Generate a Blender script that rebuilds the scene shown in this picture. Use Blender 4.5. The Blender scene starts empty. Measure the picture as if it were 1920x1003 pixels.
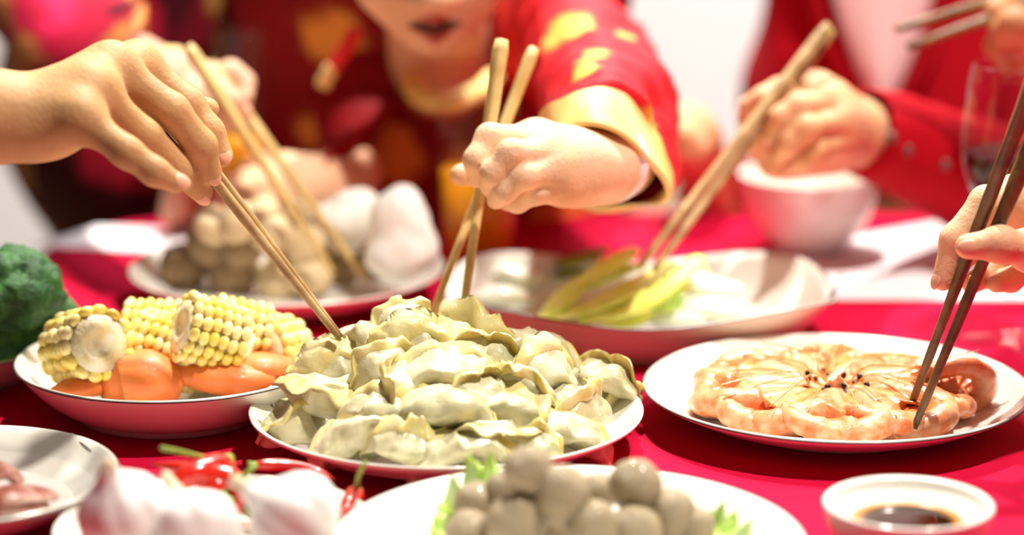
import bpy, math, random
import numpy as np
from mathutils import Vector, Matrix, noise
random.seed(7)
S = bpy.context.scene
TZ = 0.75                       # table top height
F = 5000.0                      # focal length in pixels of the 1920 px frame
PITCH = math.radians(13.7)
CAM = np.array([0.0, 0.0, TZ + 0.50])
# ------------------------------------------------------------------ camera
cam = bpy.data.cameras.new('camera'); camo = bpy.data.objects.new('camera', cam)
S.collection.objects.link(camo); S.camera = camo
camo.location = CAM; camo.rotation_euler = (math.pi/2 - PITCH, 0, 0)
cam.sensor_width = 36; cam.lens = F/1920*36; cam.clip_start = 0.05; cam.clip_end = 60
cam.dof.use_dof = True; cam.dof.focus_distance = 1.63; cam.dof.aperture_fstop = 2.35
# ------------------------------------------------------------------ world, lamps, exposure
W_ = bpy.data.worlds.new('world'); S.world = W_; W_.use_nodes = True
W_.node_tree.nodes['Background'].inputs[0].default_value = (1.0, 0.97, 0.93, 1)
W_.node_tree.nodes['Background'].inputs[1].default_value = 0.07
def area(name, loc, target, size, power, col):
    l = bpy.data.lights.new(name, 'AREA'); l.shape = 'DISK'; l.size = size; l.energy = power; l.color = col
    o = bpy.data.objects.new(name, l); S.collection.objects.link(o); o.location = loc
    o.rotation_euler = (Vector(target)-Vector(loc)).to_track_quat('-Z', 'Y').to_euler()
    return o
area('ceiling_spot', (0.75, 1.35, 2.95), (0.05, 1.7, TZ), 0.10, 72, (1.0, 0.93, 0.82))
area('ceiling_spot_left', (0.10, 2.72, 2.95), (0.05, 1.7, TZ), 0.10, 92, (1.0, 0.93, 0.82))
area('added_wall_fill', (0.6, 3.2, 3.1), (0.5, 4.2, 1.0), 0.8, 85, (1.0, 0.98, 0.97))  # added lamp with no known fixture, brightens the back wall
S.view_settings.view_transform = 'Standard'; S.view_settings.look = 'None'
S.view_settings.exposure = 0.0; S.view_settings.gamma = 1.0
try: S.view_settings.use_curve_mapping = False
except Exception: pass

# ------------------------------------------------------------------ placing helpers
cp, sp_ = math.cos(PITCH), math.sin(PITCH)
FW = np.array([0, cp, -sp_]); UP = np.array([0, sp_, cp]); RT = np.array([1.0, 0, 0])
def ray(px, py):
    return FW + (px-960)/F*RT - (py-501.5)/F*UP
def W(px, py, Y):
    d = ray(px, py); return CAM + d*(Y/d[1])
def T(px, py, h=0.0):
    d = ray(px, py); return CAM + d*((h-0.5)/d[2])
def PX(n, Y): return n/F*Y/cp         # length of n pixels at depth Y
# ------------------------------------------------------------------ materials
def lin(c):
    return tuple(((x/255)/12.92 if x/255 <= .04045 else ((x/255+.055)/1.055)**2.4) for x in c) + (1,)
_m = {}
def mat(name, c, rough=.5, c2=None, scale=30, bump=0, bscale=None, sss=0, sssc=None, spec=.5, metal=0, trans=0, ior=1.45, coat=0, sheen=0, attr=None, detail=4, lo=.35, hi=.65, alpha=None):
    if name in _m: return _m[name]
    m = bpy.data.materials.new(name); m.use_nodes = True; nt = m.node_tree; b = nt.nodes['Principled BSDF']
    def S_(k, v):
        if k in b.inputs: b.inputs[k].default_value = v
    S_('Base Color', lin(c)); S_('Roughness', rough); S_('Specular IOR Level', spec); S_('Metallic', metal)
    S_('Transmission Weight', trans); S_('IOR', ior); S_('Coat Weight', coat); S_('Coat Roughness', .1); S_('Sheen Weight', sheen)
    if sss:
        S_('Subsurface Weight', sss); S_('Subsurface Scale', .006); b.inputs['Subsurface Radius'].default_value = sssc or (1, .4, .2)
    tc = nt.nodes.new('ShaderNodeTexCoord')
    if c2:
        n = nt.nodes.new('ShaderNodeTexNoise'); n.inputs['Scale'].default_value = scale; n.inputs['Detail'].default_value = detail
        nt.links.new(tc.outputs['Object'], n.inputs['Vector'])
        r = nt.nodes.new('ShaderNodeValToRGB'); r.color_ramp.elements[0].position = lo; r.color_ramp.elements[1].position = hi
        r.color_ramp.elements[0].color = lin(c); r.color_ramp.elements[1].color = lin(c2)
        nt.links.new(n.outputs['Fac'], r.inputs['Fac']); nt.links.new(r.outputs['Color'], b.inputs['Base Color'])
    if attr:
        a = nt.nodes.new('ShaderNodeAttribute'); a.attribute_name = attr
        nt.links.new(a.outputs['Color'], b.inputs['Base Color'])
    if bump:
        n2 = nt.nodes.new('ShaderNodeTexNoise'); n2.inputs['Scale'].default_value = bscale or scale*3; n2.inputs['Detail'].default_value = 5
        nt.links.new(tc.outputs['Object'], n2.inputs['Vector'])
        bp = nt.nodes.new('ShaderNodeBump'); bp.inputs['Strength'].default_value = bump; bp.inputs['Distance'].default_value = .002
        nt.links.new(n2.outputs['Fac'], bp.inputs['Height']); nt.links.new(bp.outputs['Normal'], b.inputs['Normal'])
    _m[name] = m; return m
# ------------------------------------------------------------------ mesh + object helpers
def mesh(v, f, m=None, smooth=True, cols=None):
    me = bpy.data.meshes.new('mesh')
    v = np.asarray(v, float); f = f.tolist() if isinstance(f, np.ndarray) else f
    me.from_pydata(v.tolist(), [], f); me.update()
    if smooth: me.polygons.foreach_set('use_smooth', [True]*len(me.polygons))
    if cols is not None:
        a = me.color_attributes.new('Col', 'FLOAT_COLOR', 'POINT'); a.data.foreach_set('color', np.asarray(cols, float).ravel())
    if m: me.materials.append(m)
    return me
def wloc(o):
    p = Vector((0, 0, 0))
    while o: p = p + o.location; o = o.parent
    return np.array(p)
def tag(o, label=None, cat=None, group=None, kind=None):
    if label: o['label'] = label
    if cat: o['category'] = cat
    if group: o['group'] = group
    if kind: o['kind'] = kind
    return o
def empty(name, loc, label, cat, group=None):
    o = bpy.data.objects.new(name, None); o.empty_display_size = .02; S.collection.objects.link(o); o.location = Vector(loc)
    return tag(o, label, cat, group)
def obj(name, vf, m, parent=None, local=False, **k):
    """vf in world coordinates (local=True: already relative to the parent)"""
    v, f = vf; v = np.asarray(v, float)
    if parent is not None:
        if not local: v = v - wloc(parent)
        loc = (0, 0, 0)
    else:
        c = v.mean(0); c[2] = v[:, 2].min(); loc = c; v = v - c
    me = v_me = mesh(v, f, m, **k)
    o = bpy.data.objects.new(name, me); S.collection.objects.link(o); o.location = Vector(loc)
    if parent is not None: o.parent = parent
    return o
def link(name, me, parent=None, loc=(0, 0, 0), rot=None, sc=1):
    o = bpy.data.objects.new(name, me); S.collection.objects.link(o); o.location = Vector(loc)
    if rot is not None: o.rotation_euler = rot
    if sc != 1: o.scale = (sc,)*3
    if parent: o.parent = parent
    return o
def copy_tree(o, parent=None):
    c = o.copy(); S.collection.objects.link(c); c.parent = parent
    for ch in list(o.children): copy_tree(ch, c)
    return c
def cat(*parts):
    V, Fc, n = [], [], 0
    for v, f in parts:
        V.append(np.asarray(v, float)); f = f.tolist() if isinstance(f, np.ndarray) else f
        Fc += [[i+n for i in q] for q in f]; n += len(v)
    return np.concatenate(V), Fc
def rings(R, close=False, caps=True):
    """loft: list of rings, each n x 3"""
    k, n = len(R), len(R[0]); V = np.concatenate(R); Fc = []
    for i in range(k if close else k-1):
        a, b = i*n, ((i+1) % k)*n
        for j in range(n):
            j2 = (j+1) % n; Fc.append([a+j, a+j2, b+j2, b+j])
    if caps and not close:
        Fc.append(list(range(n))[::-1]); Fc.append([(k-1)*n+j for j in range(n)])
    return V, Fc
def lathe(prof, n=64, c=(0, 0, 0), fr=None, fz=None):
    a = np.linspace(0, 2*math.pi, n, endpoint=False); ca, sa = np.cos(a), np.sin(a); R = []
    for r, z in prof:
        q = fr(a) if fr else 1.0; zz = z + (fz(a, r) if fz else 0)
        R.append(np.stack([r*ca*q, r*sa*q, zz+0*a], 1)+np.array(c))
    return rings(R)
def frame(t):
    t = t/np.linalg.norm(t); u = np.cross(t, [0, 0, 1.0])
    if np.linalg.norm(u) < .1: u = np.cross(t, [0, 1.0, 0])
    u /= np.linalg.norm(u); return t, u, np.cross(t, u)
def tube(P, rad, n=12, squash=1.0, rot=0.0):
    P = [np.asarray(p, float) for p in P]; k = len(P)
    if not hasattr(rad, '__len__'): rad = [rad]*k
    R = []; u0 = None
    for i in range(k):
        t = P[min(i+1, k-1)]-P[max(i-1, 0)]; t /= np.linalg.norm(t)
        if u0 is None: _, u, w = frame(t)
        else:
            u = u0 - t*np.dot(u0, t); u /= np.linalg.norm(u); w = np.cross(t, u)
        u0 = u; a = np.linspace(0, 2*math.pi, n, endpoint=False)+rot
        R.append(P[i]+rad[i]*(np.outer(np.cos(a), u)+squash*np.outer(np.sin(a), w)))
    return rings(R)
def spline(P, n):
    P = np.asarray(P, float); k = len(P); out = []
    Q = np.vstack([2*P[0]-P[1], P, 2*P[-1]-P[-2]])
    for i in range(k-1):
        for s in np.linspace(0, 1, n, endpoint=(i == k-2)):
            a, b, c, d = Q[i], Q[i+1], Q[i+2], Q[i+3]
            out.append(.5*((2*b)+(-a+c)*s+(2*a-5*b+4*c-d)*s*s+(-a+3*b-3*c+d)*s**3))
    return np.array(out)
def ellip(c, r, n=16, m=10, R=None):
    V = []; 
    for i in range(1, m):
        ph = math.pi*i/m
        for j in range(n):
            th = 2*math.pi*j/n; V.append((r[0]*math.sin(ph)*math.cos(th), r[1]*math.sin(ph)*math.sin(th), r[2]*math.cos(ph)))
    V.append((0, 0, r[2])); V.append((0, 0, -r[2])); V = np.array(V); Fc = []
    for i in range(m-2):
        for j in range(n):
            j2 = (j+1) % n; Fc.append([i*n+j, (i+1)*n+j, (i+1)*n+j2, i*n+j2])
    t, b = (m-1)*n, (m-1)*n+1
    for j in range(n):
        j2 = (j+1) % n; Fc.append([t, j, j2]); Fc.append([b, (m-2)*n+j2, (m-2)*n+j])
    if R is not None: V = V @ np.asarray(R).T
    return V+np.asarray(c), Fc
def box(c, s, R=None, bev=0):
    s = np.array(s)/2; V = np.array([[x, y, z] for x in (-1, 1) for y in (-1, 1) for z in (-1, 1)])*s
    if R is not None: V = V @ np.asarray(R).T
    return V+np.asarray(c), [[0, 1, 3, 2], [4, 6, 7, 5], [0, 4, 5, 1], [2, 3, 7, 6], [0, 2, 6, 4], [1, 5, 7, 3]]
def nz(p, s, o=0.0): return noise.noise(Vector((p[0]*s+o, p[1]*s+o*1.7, p[2]*s-o)))
def rough_up(vf, amp, s, o=0.0, amp2=0, s2=0):
    v, f = vf; v = np.array(v, float); out = v.copy(); c = v.mean(0)
    for i, p in enumerate(v):
        d = p-c; L = np.linalg.norm(d) or 1
        k = amp*nz(p, s, o)+(amp2*nz(p, s2, o+5) if amp2 else 0); out[i] = p+d/L*k
    return out, f
def Rz(a): c, s = math.cos(a), math.sin(a); return np.array([[c, -s, 0], [s, c, 0], [0, 0, 1]])
def Rx(a): c, s = math.cos(a), math.sin(a); return np.array([[1, 0, 0], [0, c, -s], [0, s, c]])
def Ry(a): c, s = math.cos(a), math.sin(a); return np.array([[c, 0, s], [0, 1, 0], [-s, 0, c]])
# ------------------------------------------------------------------ distance-field modelling (smooth organic bodies)
def smin(a, b, k):
    h = np.maximum(k-np.abs(a-b), 0)/k; return np.minimum(a, b)-h*h*k*.25
def _prim(Fd, ax, pr, k):
    kind = pr[0]
    if kind == 'c':
        a, b, ra, rb = np.asarray(pr[1], float), np.asarray(pr[2], float), pr[3], pr[4]
        m = max(ra, rb)+k*1.2+.004; lo = np.minimum(a, b)-m; hi = np.maximum(a, b)+m
    else:
        c, r = np.asarray(pr[1], float), np.asarray(pr[2], float); R = np.asarray(pr[3]) if len(pr) > 3 else None
        m = r.max()+k*1.2+.004 if R is not None else r+k*1.2+.004; lo = c-m; hi = c+m
    sl = []
    for d in range(3):
        i0 = max(0, np.searchsorted(ax[d], lo[d])-1); i1 = min(len(ax[d]), np.searchsorted(ax[d], hi[d])+1)
        if i1 <= i0: return
        sl.append(slice(i0, i1))
    X = ax[0][sl[0]][:, None, None]; Y = ax[1][sl[1]][None, :, None]; Z = ax[2][sl[2]][None, None, :]
    if kind == 'c':
        d = b-a; L = d@d or 1e-9
        t = np.clip(((X-a[0])*d[0]+(Y-a[1])*d[1]+(Z-a[2])*d[2])/L, 0, 1)
        D = np.sqrt((X-a[0]-t*d[0])**2+(Y-a[1]-t*d[1])**2+(Z-a[2]-t*d[2])**2)-(ra+(rb-ra)*t)
    else:
        x, y, z = X-c[0], Y-c[1], Z-c[2]
        if R is not None: x, y, z = (x*R[0, 0]+y*R[1, 0]+z*R[2, 0]), (x*R[0, 1]+y*R[1, 1]+z*R[2, 1]), (x*R[0, 2]+y*R[1, 2]+z*R[2, 2])
        k0 = np.sqrt((x/r[0])**2+(y/r[1])**2+(z/r[2])**2); k1 = np.sqrt((x/r[0]**2)**2+(y/r[1]**2)**2+(z/r[2]**2)**2)+1e-9
        D = k0*(k0-1)/k1
    s = tuple(sl); G = Fd[s]
    if kind == 's': Fd[s] = -smin(-G, D, k)
    else: Fd[s] = smin(G, D, k) if k > 0 else np.minimum(G, D)
def surfnet(G, lo, h):
    Sg = G < 0; c = np.zeros(tuple(np.array(G.shape)-1), np.int8)
    sh = [(i, j, k) for i in (0, 1) for j in (0, 1) for k in (0, 1)]
    nx, ny, nzz = c.shape
    for i, j, k in sh: c += Sg[i:i+nx, j:j+ny, k:k+nzz]
    act = (c > 0) & (c < 8); idx = -np.ones(c.shape, np.int64); I, J, K = np.nonzero(act); idx[I, J, K] = np.arange(len(I))
    v = {s: G[I+s[0], J+s[1], K+s[2]] for s in sh}; acc = np.zeros((len(I), 3)); cnt = np.zeros(len(I))
    for a in sh:
        for d in range(3):
            if a[d] == 0:
                b = list(a); b[d] = 1; b = tuple(b); cr = (v[a] < 0) != (v[b] < 0)
                t = np.where(cr, v[a]/np.where(cr, v[a]-v[b], 1), 0)
                for q in range(3): acc[:, q] += cr*(a[q]+t*(b[q]-a[q]))
                cnt += cr
    pos = (np.stack([I, J, K], 1)+acc/cnt[:, None])*h+lo; Q = []
    for d in range(3):
        e1, e2 = [(1, 2), (2, 0), (0, 1)][d]
        A = [slice(None)]*3; B = [slice(None)]*3; A[d] = slice(0, -1); B[d] = slice(1, None)
        s0, s1 = Sg[tuple(A)], Sg[tuple(B)]; E = np.stack(np.nonzero(s0 != s1), 1)
        ok = (E[:, e1] > 0) & (E[:, e2] > 0) & (E[:, e1] < c.shape[e1]) & (E[:, e2] < c.shape[e2]); E = E[ok]
        if not len(E): continue
        u = np.zeros(3, int); w = np.zeros(3, int); u[e1] = 1; w[e2] = 1
        q = np.stack([idx[tuple((E-u-w).T)], idx[tuple((E-w).T)], idx[tuple(E.T)], idx[tuple((E-u).T)]], 1)
        fl = ~s0[tuple(E.T)]; q[fl] = q[fl][:, ::-1]; Q.append(q)
    return pos, np.concatenate(Q)
def sdf(layers, h, kmerge=.008, kf=.0012, smooth=1, fn=None):
    """layers[0] = body prims, others merged hard with each other, softly with the body. layer = (prims, k)"""
    P = []
    for pr, k in layers:
        for p in pr:
            if p[0] == 'c': P += [np.asarray(p[1])-p[3], np.asarray(p[1])+p[3], np.asarray(p[2])-p[4], np.asarray(p[2])+p[4]]
            elif p[0] == 'e': m = np.max(p[2]) if len(p) > 3 else np.asarray(p[2]); P += [np.asarray(p[1])-m, np.asarray(p[1])+m]
    P = np.array(P); lo = P.min(0)-3*h-.002; hi = P.max(0)+3*h+.002
    ax = [np.arange(lo[d], hi[d]+h, h) for d in range(3)]; shp = tuple(len(a) for a in ax)
    def lay(pr, k):
        G = np.full(shp, .05, np.float32)
        for p in pr: _prim(G, ax, p, k)
        return G
    G = lay(*layers[0]); FF = None
    for L in layers[1:]:
        g = lay(*L); FF = g if FF is None else smin(FF, g, kf)
    if FF is not None: G = smin(G, FF, kmerge)
    if fn is not None: G = fn(G, ax)
    v, f = surfnet(G, lo, h)
    for _ in range(smooth):
        s = np.zeros_like(v); n = np.zeros(len(v))
        for a, b in ((0, 1), (1, 2), (2, 3), (3, 0)):
            np.add.at(s, f[:, a], v[f[:, b]]); np.add.at(s, f[:, b], v[f[:, a]]); np.add.at(n, f[:, a], 1); np.add.at(n, f[:, b], 1)
        v = .5*v+.5*s/n[:, None]
    return v, f
# ================================================================== SETTING
def struct(name, vf, m, parent=None):
    o = obj(name, vf, m, parent, smooth=False); o['kind'] = 'structure'; return o
struct('floor', box((0, 2, -.025), (7, 7, .05)), mat('floor_boards', (150, 118, 90), .4, (120, 90, 66), 6))
struct('wall_back', box((0, 4.25, 1.4), (7, .1, 2.8)), mat('wall_paint', (236, 236, 240), .9, (230, 230, 234), 3))
struct('baseboard_back', box((0, 4.19, .06), (7, .02, .12)), mat('white_trim', (225, 225, 225), .5))
# ================================================================== TABLE AND CLOTH
M_cloth = mat('crimson_cloth', (200, 12, 60), .85, (188, 9, 54), 9, spec=.12, bump=.25, bscale=900)
tc0 = np.array([0.28, 1.62, 0])
t = empty('dining_table', (tc0[0], tc0[1], 0), 'rectangular dining table hidden under the crimson tablecloth', 'table')
obj('table_top', lathe([(0.001, TZ-.035), (.82, TZ-.035), (.83, TZ-.02), (.82, TZ-.006), (.001, TZ-.006)], 72, (tc0[0], tc0[1], 0)), mat('table_wood', (120, 80, 50), .5), t)
obj('pedestal', lathe([(.30, 0), (.30, .03), (.06, .07), (.05, .3), (.06, TZ-.08), (.2, TZ-.035)], 32, (tc0[0], tc0[1], 0)), mat('table_wood', (120, 80, 50), .5), t)
def cloth():
    n = 180; a = np.linspace(0, 2*math.pi, n, endpoint=False); R = []
    q = 1/((np.abs(np.cos(a))**9+np.abs(np.sin(a))**9)**(1/9))
    for r in (.001, .2, .4, .55, .64, .665): R.append(np.stack([r*q*np.cos(a), r*q*.95*np.sin(a), 0*a+TZ], 1))
    for k, z in enumerate((TZ-.004, TZ-.02, TZ-.08, TZ-.2, TZ-.35, TZ-.5)):
        w = (0, .002, .01, .025, .035, .045)[k]; r = (.672+.006*k+w*.6*np.sin(a*22+np.sin(a*3)))*q
        R.append(np.stack([r*np.cos(a), r*.95*np.sin(a), 0*a+z], 1))
    R = [q+tc0 for q in R]; return rings(R, caps=False)
c_ = obj('tablecloth', cloth(), M_cloth); tag(c_, 'crimson red tablecloth draped over the whole table', 'tablecloth')
# ================================================================== PLATES
M_por = mat('porcelain', (240, 237, 228), .16, (236, 232, 222), 12, spec=.5, coat=.3)
M_dark = mat('dark_glaze_line', (70, 50, 45), .3)
M_leaf = mat('painted_grey_green', (120, 130, 105), .35)
def plate(name, c, R, H, label, group=None, foot=.58, well=.72, lip=True, cat_='plate', n=96, rl=M_dark, deep=1.6, tilt=None):
    """c = centre on the table"""
    t = empty(name, c, label, cat_, group)
    p = [(.001, .003), (foot*R-.006, .003), (foot*R-.004, 0.0004), (foot*R, 0.0004), (foot*R+.001, .004)]
    for s in np.linspace(0.08, 1, 9): p.append((foot*R+(R-foot*R)*s, .004+(H-.006)*s**deep))
    p += [(R+.0008, H-.0005), (R, H+.0006), (R-.0018, H)]
    w = well*R
    for s in np.linspace(.9, 0, 10): p.append((w+(R-.002-w)*s, .0075+(H-.0075)*s**deep))
    p.append((.001, .0075))
    obj('dish', lathe(p, n), M_por, t, local=True)
    if lip:
        a = np.linspace(0, 2*math.pi, 96, endpoint=False); Rr = []
        for q in np.linspace(0, 2*math.pi, 6, endpoint=False): Rr.append(np.stack([(R+.0009+.0005*math.cos(q))*np.cos(a), (R+.0009+.0005*math.cos(q))*np.sin(a), H-.0008+.0005*math.sin(q)+0*a], 1))
        obj('rim_line', rings(Rr, close=True), rl, t, local=True)
    return t
def plate_at(pxc, py, semi, H):
    """plate centre from its rim centre pixel and half width in pixels"""
    p = T(pxc, py, H); d = ray(pxc, py); sl = np.linalg.norm(p-CAM); R = semi*sl/F
    return np.array([p[0], p[1], TZ+.0005]), R
def plate_floor(r, R, H, well=.72, deep=1.6):
    w = well*R; return .0075 if r < w else .0075+(H-.0075)*((r-w)/(R-.002-w))**deep
def strokes(parent, pts, w=.0018, name='painted_stroke', m=M_leaf):
    obj(name, tube(pts, [w*.3]+[w]*(len(pts)-2)+[w*.3], 6, .25), m, parent)
HD = .026
cD, RD = plate_at(837, 765, 367, HD)
pD = plate('dumpling_plate', cD, RD, HD, 'white round plate heaped with boiled dumplings in the centre of the table', lip=False)
cS, RS = plate_at(1568, 722, 357, .024)
pS = plate('shrimp_plate', cS, RS, .024, 'white round plate holding a ring of orange shrimp on the right')
cM, RM = plate_at(538, 500, 292, .026)
pM = plate('mushroom_plate', cM, RM, .026, 'white round plate of brown mushrooms at the back left', lip=False)
cC, RC = plate_at(321, 672, 286, .036)
pC = plate('corn_plate', cC, RC, .036, 'deep white plate with dark rim line holding corn and carrots', foot=.62, well=.66)
cB, RB = plate_at(-80, 620, 250, .03)
pB = plate('broccoli_plate', cB, RB, .03, 'white plate of broccoli cut off at the left edge', foot=.6)
cP, RP = plate_at(-82, 888, 292, .026)
pP = plate('meat_plate', cP, RP, .026, 'white plate with dark rim and pink meat slices at bottom left')
cG, RG = plate_at(402, 985, 294, .022)
pG = plate('garlic_plate', cG, RG, .022, 'small white plate of garlic bulbs and red chillies at the front', lip=False)
cF, RF = plate_at(1068, 1012, 440, .026)
pF = plate('meatball_plate', cF, RF, .026, 'large white plate of grey meatballs on lettuce at front centre', lip=False)
# little painted bamboo strokes near rims
def on_plate(c, R, H, px, py, lift=.0006, **k):
    h = .02
    for _ in range(6):
        p = T(px, py, h); r = math.hypot(p[0]-c[0], p[1]-c[1]); h = .5*h+.5*(plate_floor(min(r, R-.003), R, H, **k)+lift)
    return p
strokes(pD, [on_plate(cD, RD, HD, 512, 722), on_plate(cD, RD, HD, 522, 735), on_plate(cD, RD, HD, 533, 750)], .0016)
strokes(pD, [on_plate(cD, RD, HD, 497, 742), on_plate(cD, RD, HD, 510, 762), on_plate(cD, RD, HD, 520, 772)], .0013)
strokes(pP, [on_plate(cP, RP, .026, 135, 812), on_plate(cP, RP, .026, 150, 825), on_plate(cP, RP, .026, 172, 845)], .0016)
strokes(pS, [on_plate(cS, RS, .024, 1850, 768), on_plate(cS, RS, .024, 1870, 762), on_plate(cS, RS, .024, 1892, 752)], .0014)
# squarish serving dish with raised corners
def veg_dish():
    H = .036; p = T(1200, 543, H); c = np.array([p[0], p[1], TZ+.0005]); sl = np.linalg.norm(p-CAM)
    A = 362*sl/F; B = .098
    t = empty('serving_dish', c, 'rectangular white serving dish with wavy raised rim, holding celery', 'dish')
    def fr(a):
        e = 3.2; return 1/((np.abs(np.cos(a))**e+np.abs(np.sin(a)*1.0)**e)**(1/e))
    def fz(a, r): return (r/.1 > .6)*((r/1.0)**2)*0.0
    prof = [(.001, .003), (.70, .003), (.71, 0), (.74, 0), (.75, .004), (.82, .010), (.89, .021), (.96, .032), (1.0, H-.001), (1.002, H), (.992, H+.0006), (.95, .031), (.88, .020), (.80, .011), (.74, .008), (.001, .008)]
    n = 120; a = np.linspace(0, 2*math.pi, n, endpoint=False); q = fr(a); R = []
    for r, z in prof:
        lift = (max(0, r-.6)/.4)*(.011*np.abs(np.sin(2*a))**2-.004)
        R.append(np.stack([r*A*q*np.cos(a), r*B*q*np.sin(a), z+lift*(z > .004)], 1))
    obj('dish', rings(R), M_por, t, local=True)
    L = []
    for k in np.linspace(0, 2*math.pi, 6, endpoint=False):
        lift = .011*np.abs(np.sin(2*a))**2-.004; rr = 1.004
        L.append(np.stack([(rr*A+.0006*math.cos(k))*q*np.cos(a), (rr*B+.0006*math.cos(k))*q*np.sin(a), H+lift+.0006*math.sin(k)], 1))
    obj('rim_line', rings(L, close=True), M_dark, t, local=True)
    # painted grass blades at right corner
    for dx, dz in ((0, 0), (.012, .004), (.006, -.003)):
        b = np.array([c[0]+A*.965+dx*.3, c[1]-.02+dx, c[2]+.033]); strokes(t, [b+[-.004, 0, -.004], b+[.002, .002, .004+dz], b+[.009, .004, .016+dz]], .0011, 'painted_stroke', mat('painted_brown', (70, 50, 45), .4))
    return t, c, A, B
pV, cV, AV, BV = veg_dish()
# ================================================================== DUMPLINGS
M_dgh = mat('dumpling_skin', (216, 208, 172), .36, (152, 152, 106), 75, bump=.35, bscale=220, sss=.12, sssc=(1, .8, .5), coat=.25, lo=.45, hi=.75)
M_dge = mat('dumpling_edge', (226, 214, 162), .36, (212, 188, 98), 60, bump=.3, bscale=250, sss=.12, sssc=(1, .8, .4), coat=.2)
def dumpling_mesh(seed, L=.027, w=.0145, hb=.018, hf=.0072, bend=4., flop=.5, wave=.0015):
    rs = random.Random(seed); ph = rs.uniform(0, 6); nu, nv = 34, 22; U = np.linspace(-1, 1, nu); body = []; fin = []
    sk = rs.uniform(-.25, .25)
    for u in U:
        e = max(0, 1-u*u); ww = w*e**.55*(1+sk*u)+.0008; h_ = hb*e**.42*(1-sk*u*.5)+.0014
        x = L*u*(1-.08*u*u); yc = bend*x*x; ang = 2*bend*x; zc = -.006*(abs(u)**3)
        pts = []
        for t_ in np.linspace(0, 2*math.pi, nv, endpoint=False):
            y = ww*math.sin(t_)*(1-.25*(1+math.cos(t_))/2); z = h_*(1-(1-math.cos(t_+math.pi))/2)
            z = h_*(1+math.cos(t_))/2; y = ww*math.sin(t_)*(1-.45*((1+math.cos(t_))/2)**2)
            pts.append((x-y*math.sin(ang), yc+y*math.cos(ang), zc+z))
        body.append(np.array(pts))
        f_ = []
        hh = hf*(.35+.65*e**.5); wv = wave*math.sin(u*9+ph)+wave*.5*math.sin(u*17+ph*2)
        cols = 5
        for s, sd in [(k/cols, 1) for k in range(cols+1)]+[(k/cols, -1) for k in range(cols, -1, -1)]:
            th = .0017*(1-.35*s); z = h_-.0025+(hh+.0025)*s; y = sd*th+flop*hh*s*s*1.2+wv*s
            xo = x*(1+.10*s)
            f_.append((xo-y*math.sin(ang), yc+y*math.cos(ang), zc+z-abs(flop)*hh*.5*s*s))
        fin.append(np.array(f_))
    bv, bf = rings(body); fv, ff = rings(fin)
    def wr(v):
        o = v.copy()
        for i, p in enumerate(v):
            o[i, 0] += .0042*nz(p, 80, seed); o[i, 1] += .0050*nz(p, 75, seed+9); o[i, 2] += .0046*nz(p, 80, seed+17)+.0014*nz(p, 210, seed)+.0006*nz(p, 420, seed)
        return o
    bv, fv = wr(bv), wr(fv); c = np.array([0, .0, hb*.45]); return mesh(bv-c, bf, M_dgh), mesh(fv-c, ff, M_dge)
DV = [dumpling_mesh(1), dumpling_mesh(2, bend=9, flop=-.8), dumpling_mesh(3, w=.0165, hb=.0165, hf=.008, flop=1.1), dumpling_mesh(4, L=.0245, w=.0155, hb=.020, hf=.006, bend=2, flop=.2, wave=.003),
      dumpling_mesh(5, L=.029, w=.014, hb=.016, hf=.0085, bend=-7, flop=1.3), dumpling_mesh(6, L=.023, w=.0165, hb=.018, hf=.007, bend=12, flop=-.4), dumpling_mesh(7, L=.026, w=.0135, hb=.017, hf=.009, bend=5, flop=.9, wave=.0035)]
def dome_hit(px, py, c, R, h0, h1, off=(0, 0)):
    d = ray(px, py); d = d/np.linalg.norm(d)
    best = None
    for s in np.arange(1.0, 2.2, .001):
        p = CAM+d*s; r = math.hypot(p[0]-c[0]-off[0], p[1]-c[1]-off[1])/R; g = p[2]-TZ-(h0+h1*max(0, 1-r*r))
        if g < 0 and r < .98: return p
        if r < .98 and (best is None or g < best[0]): best = (g, p)
    return best[1]
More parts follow.
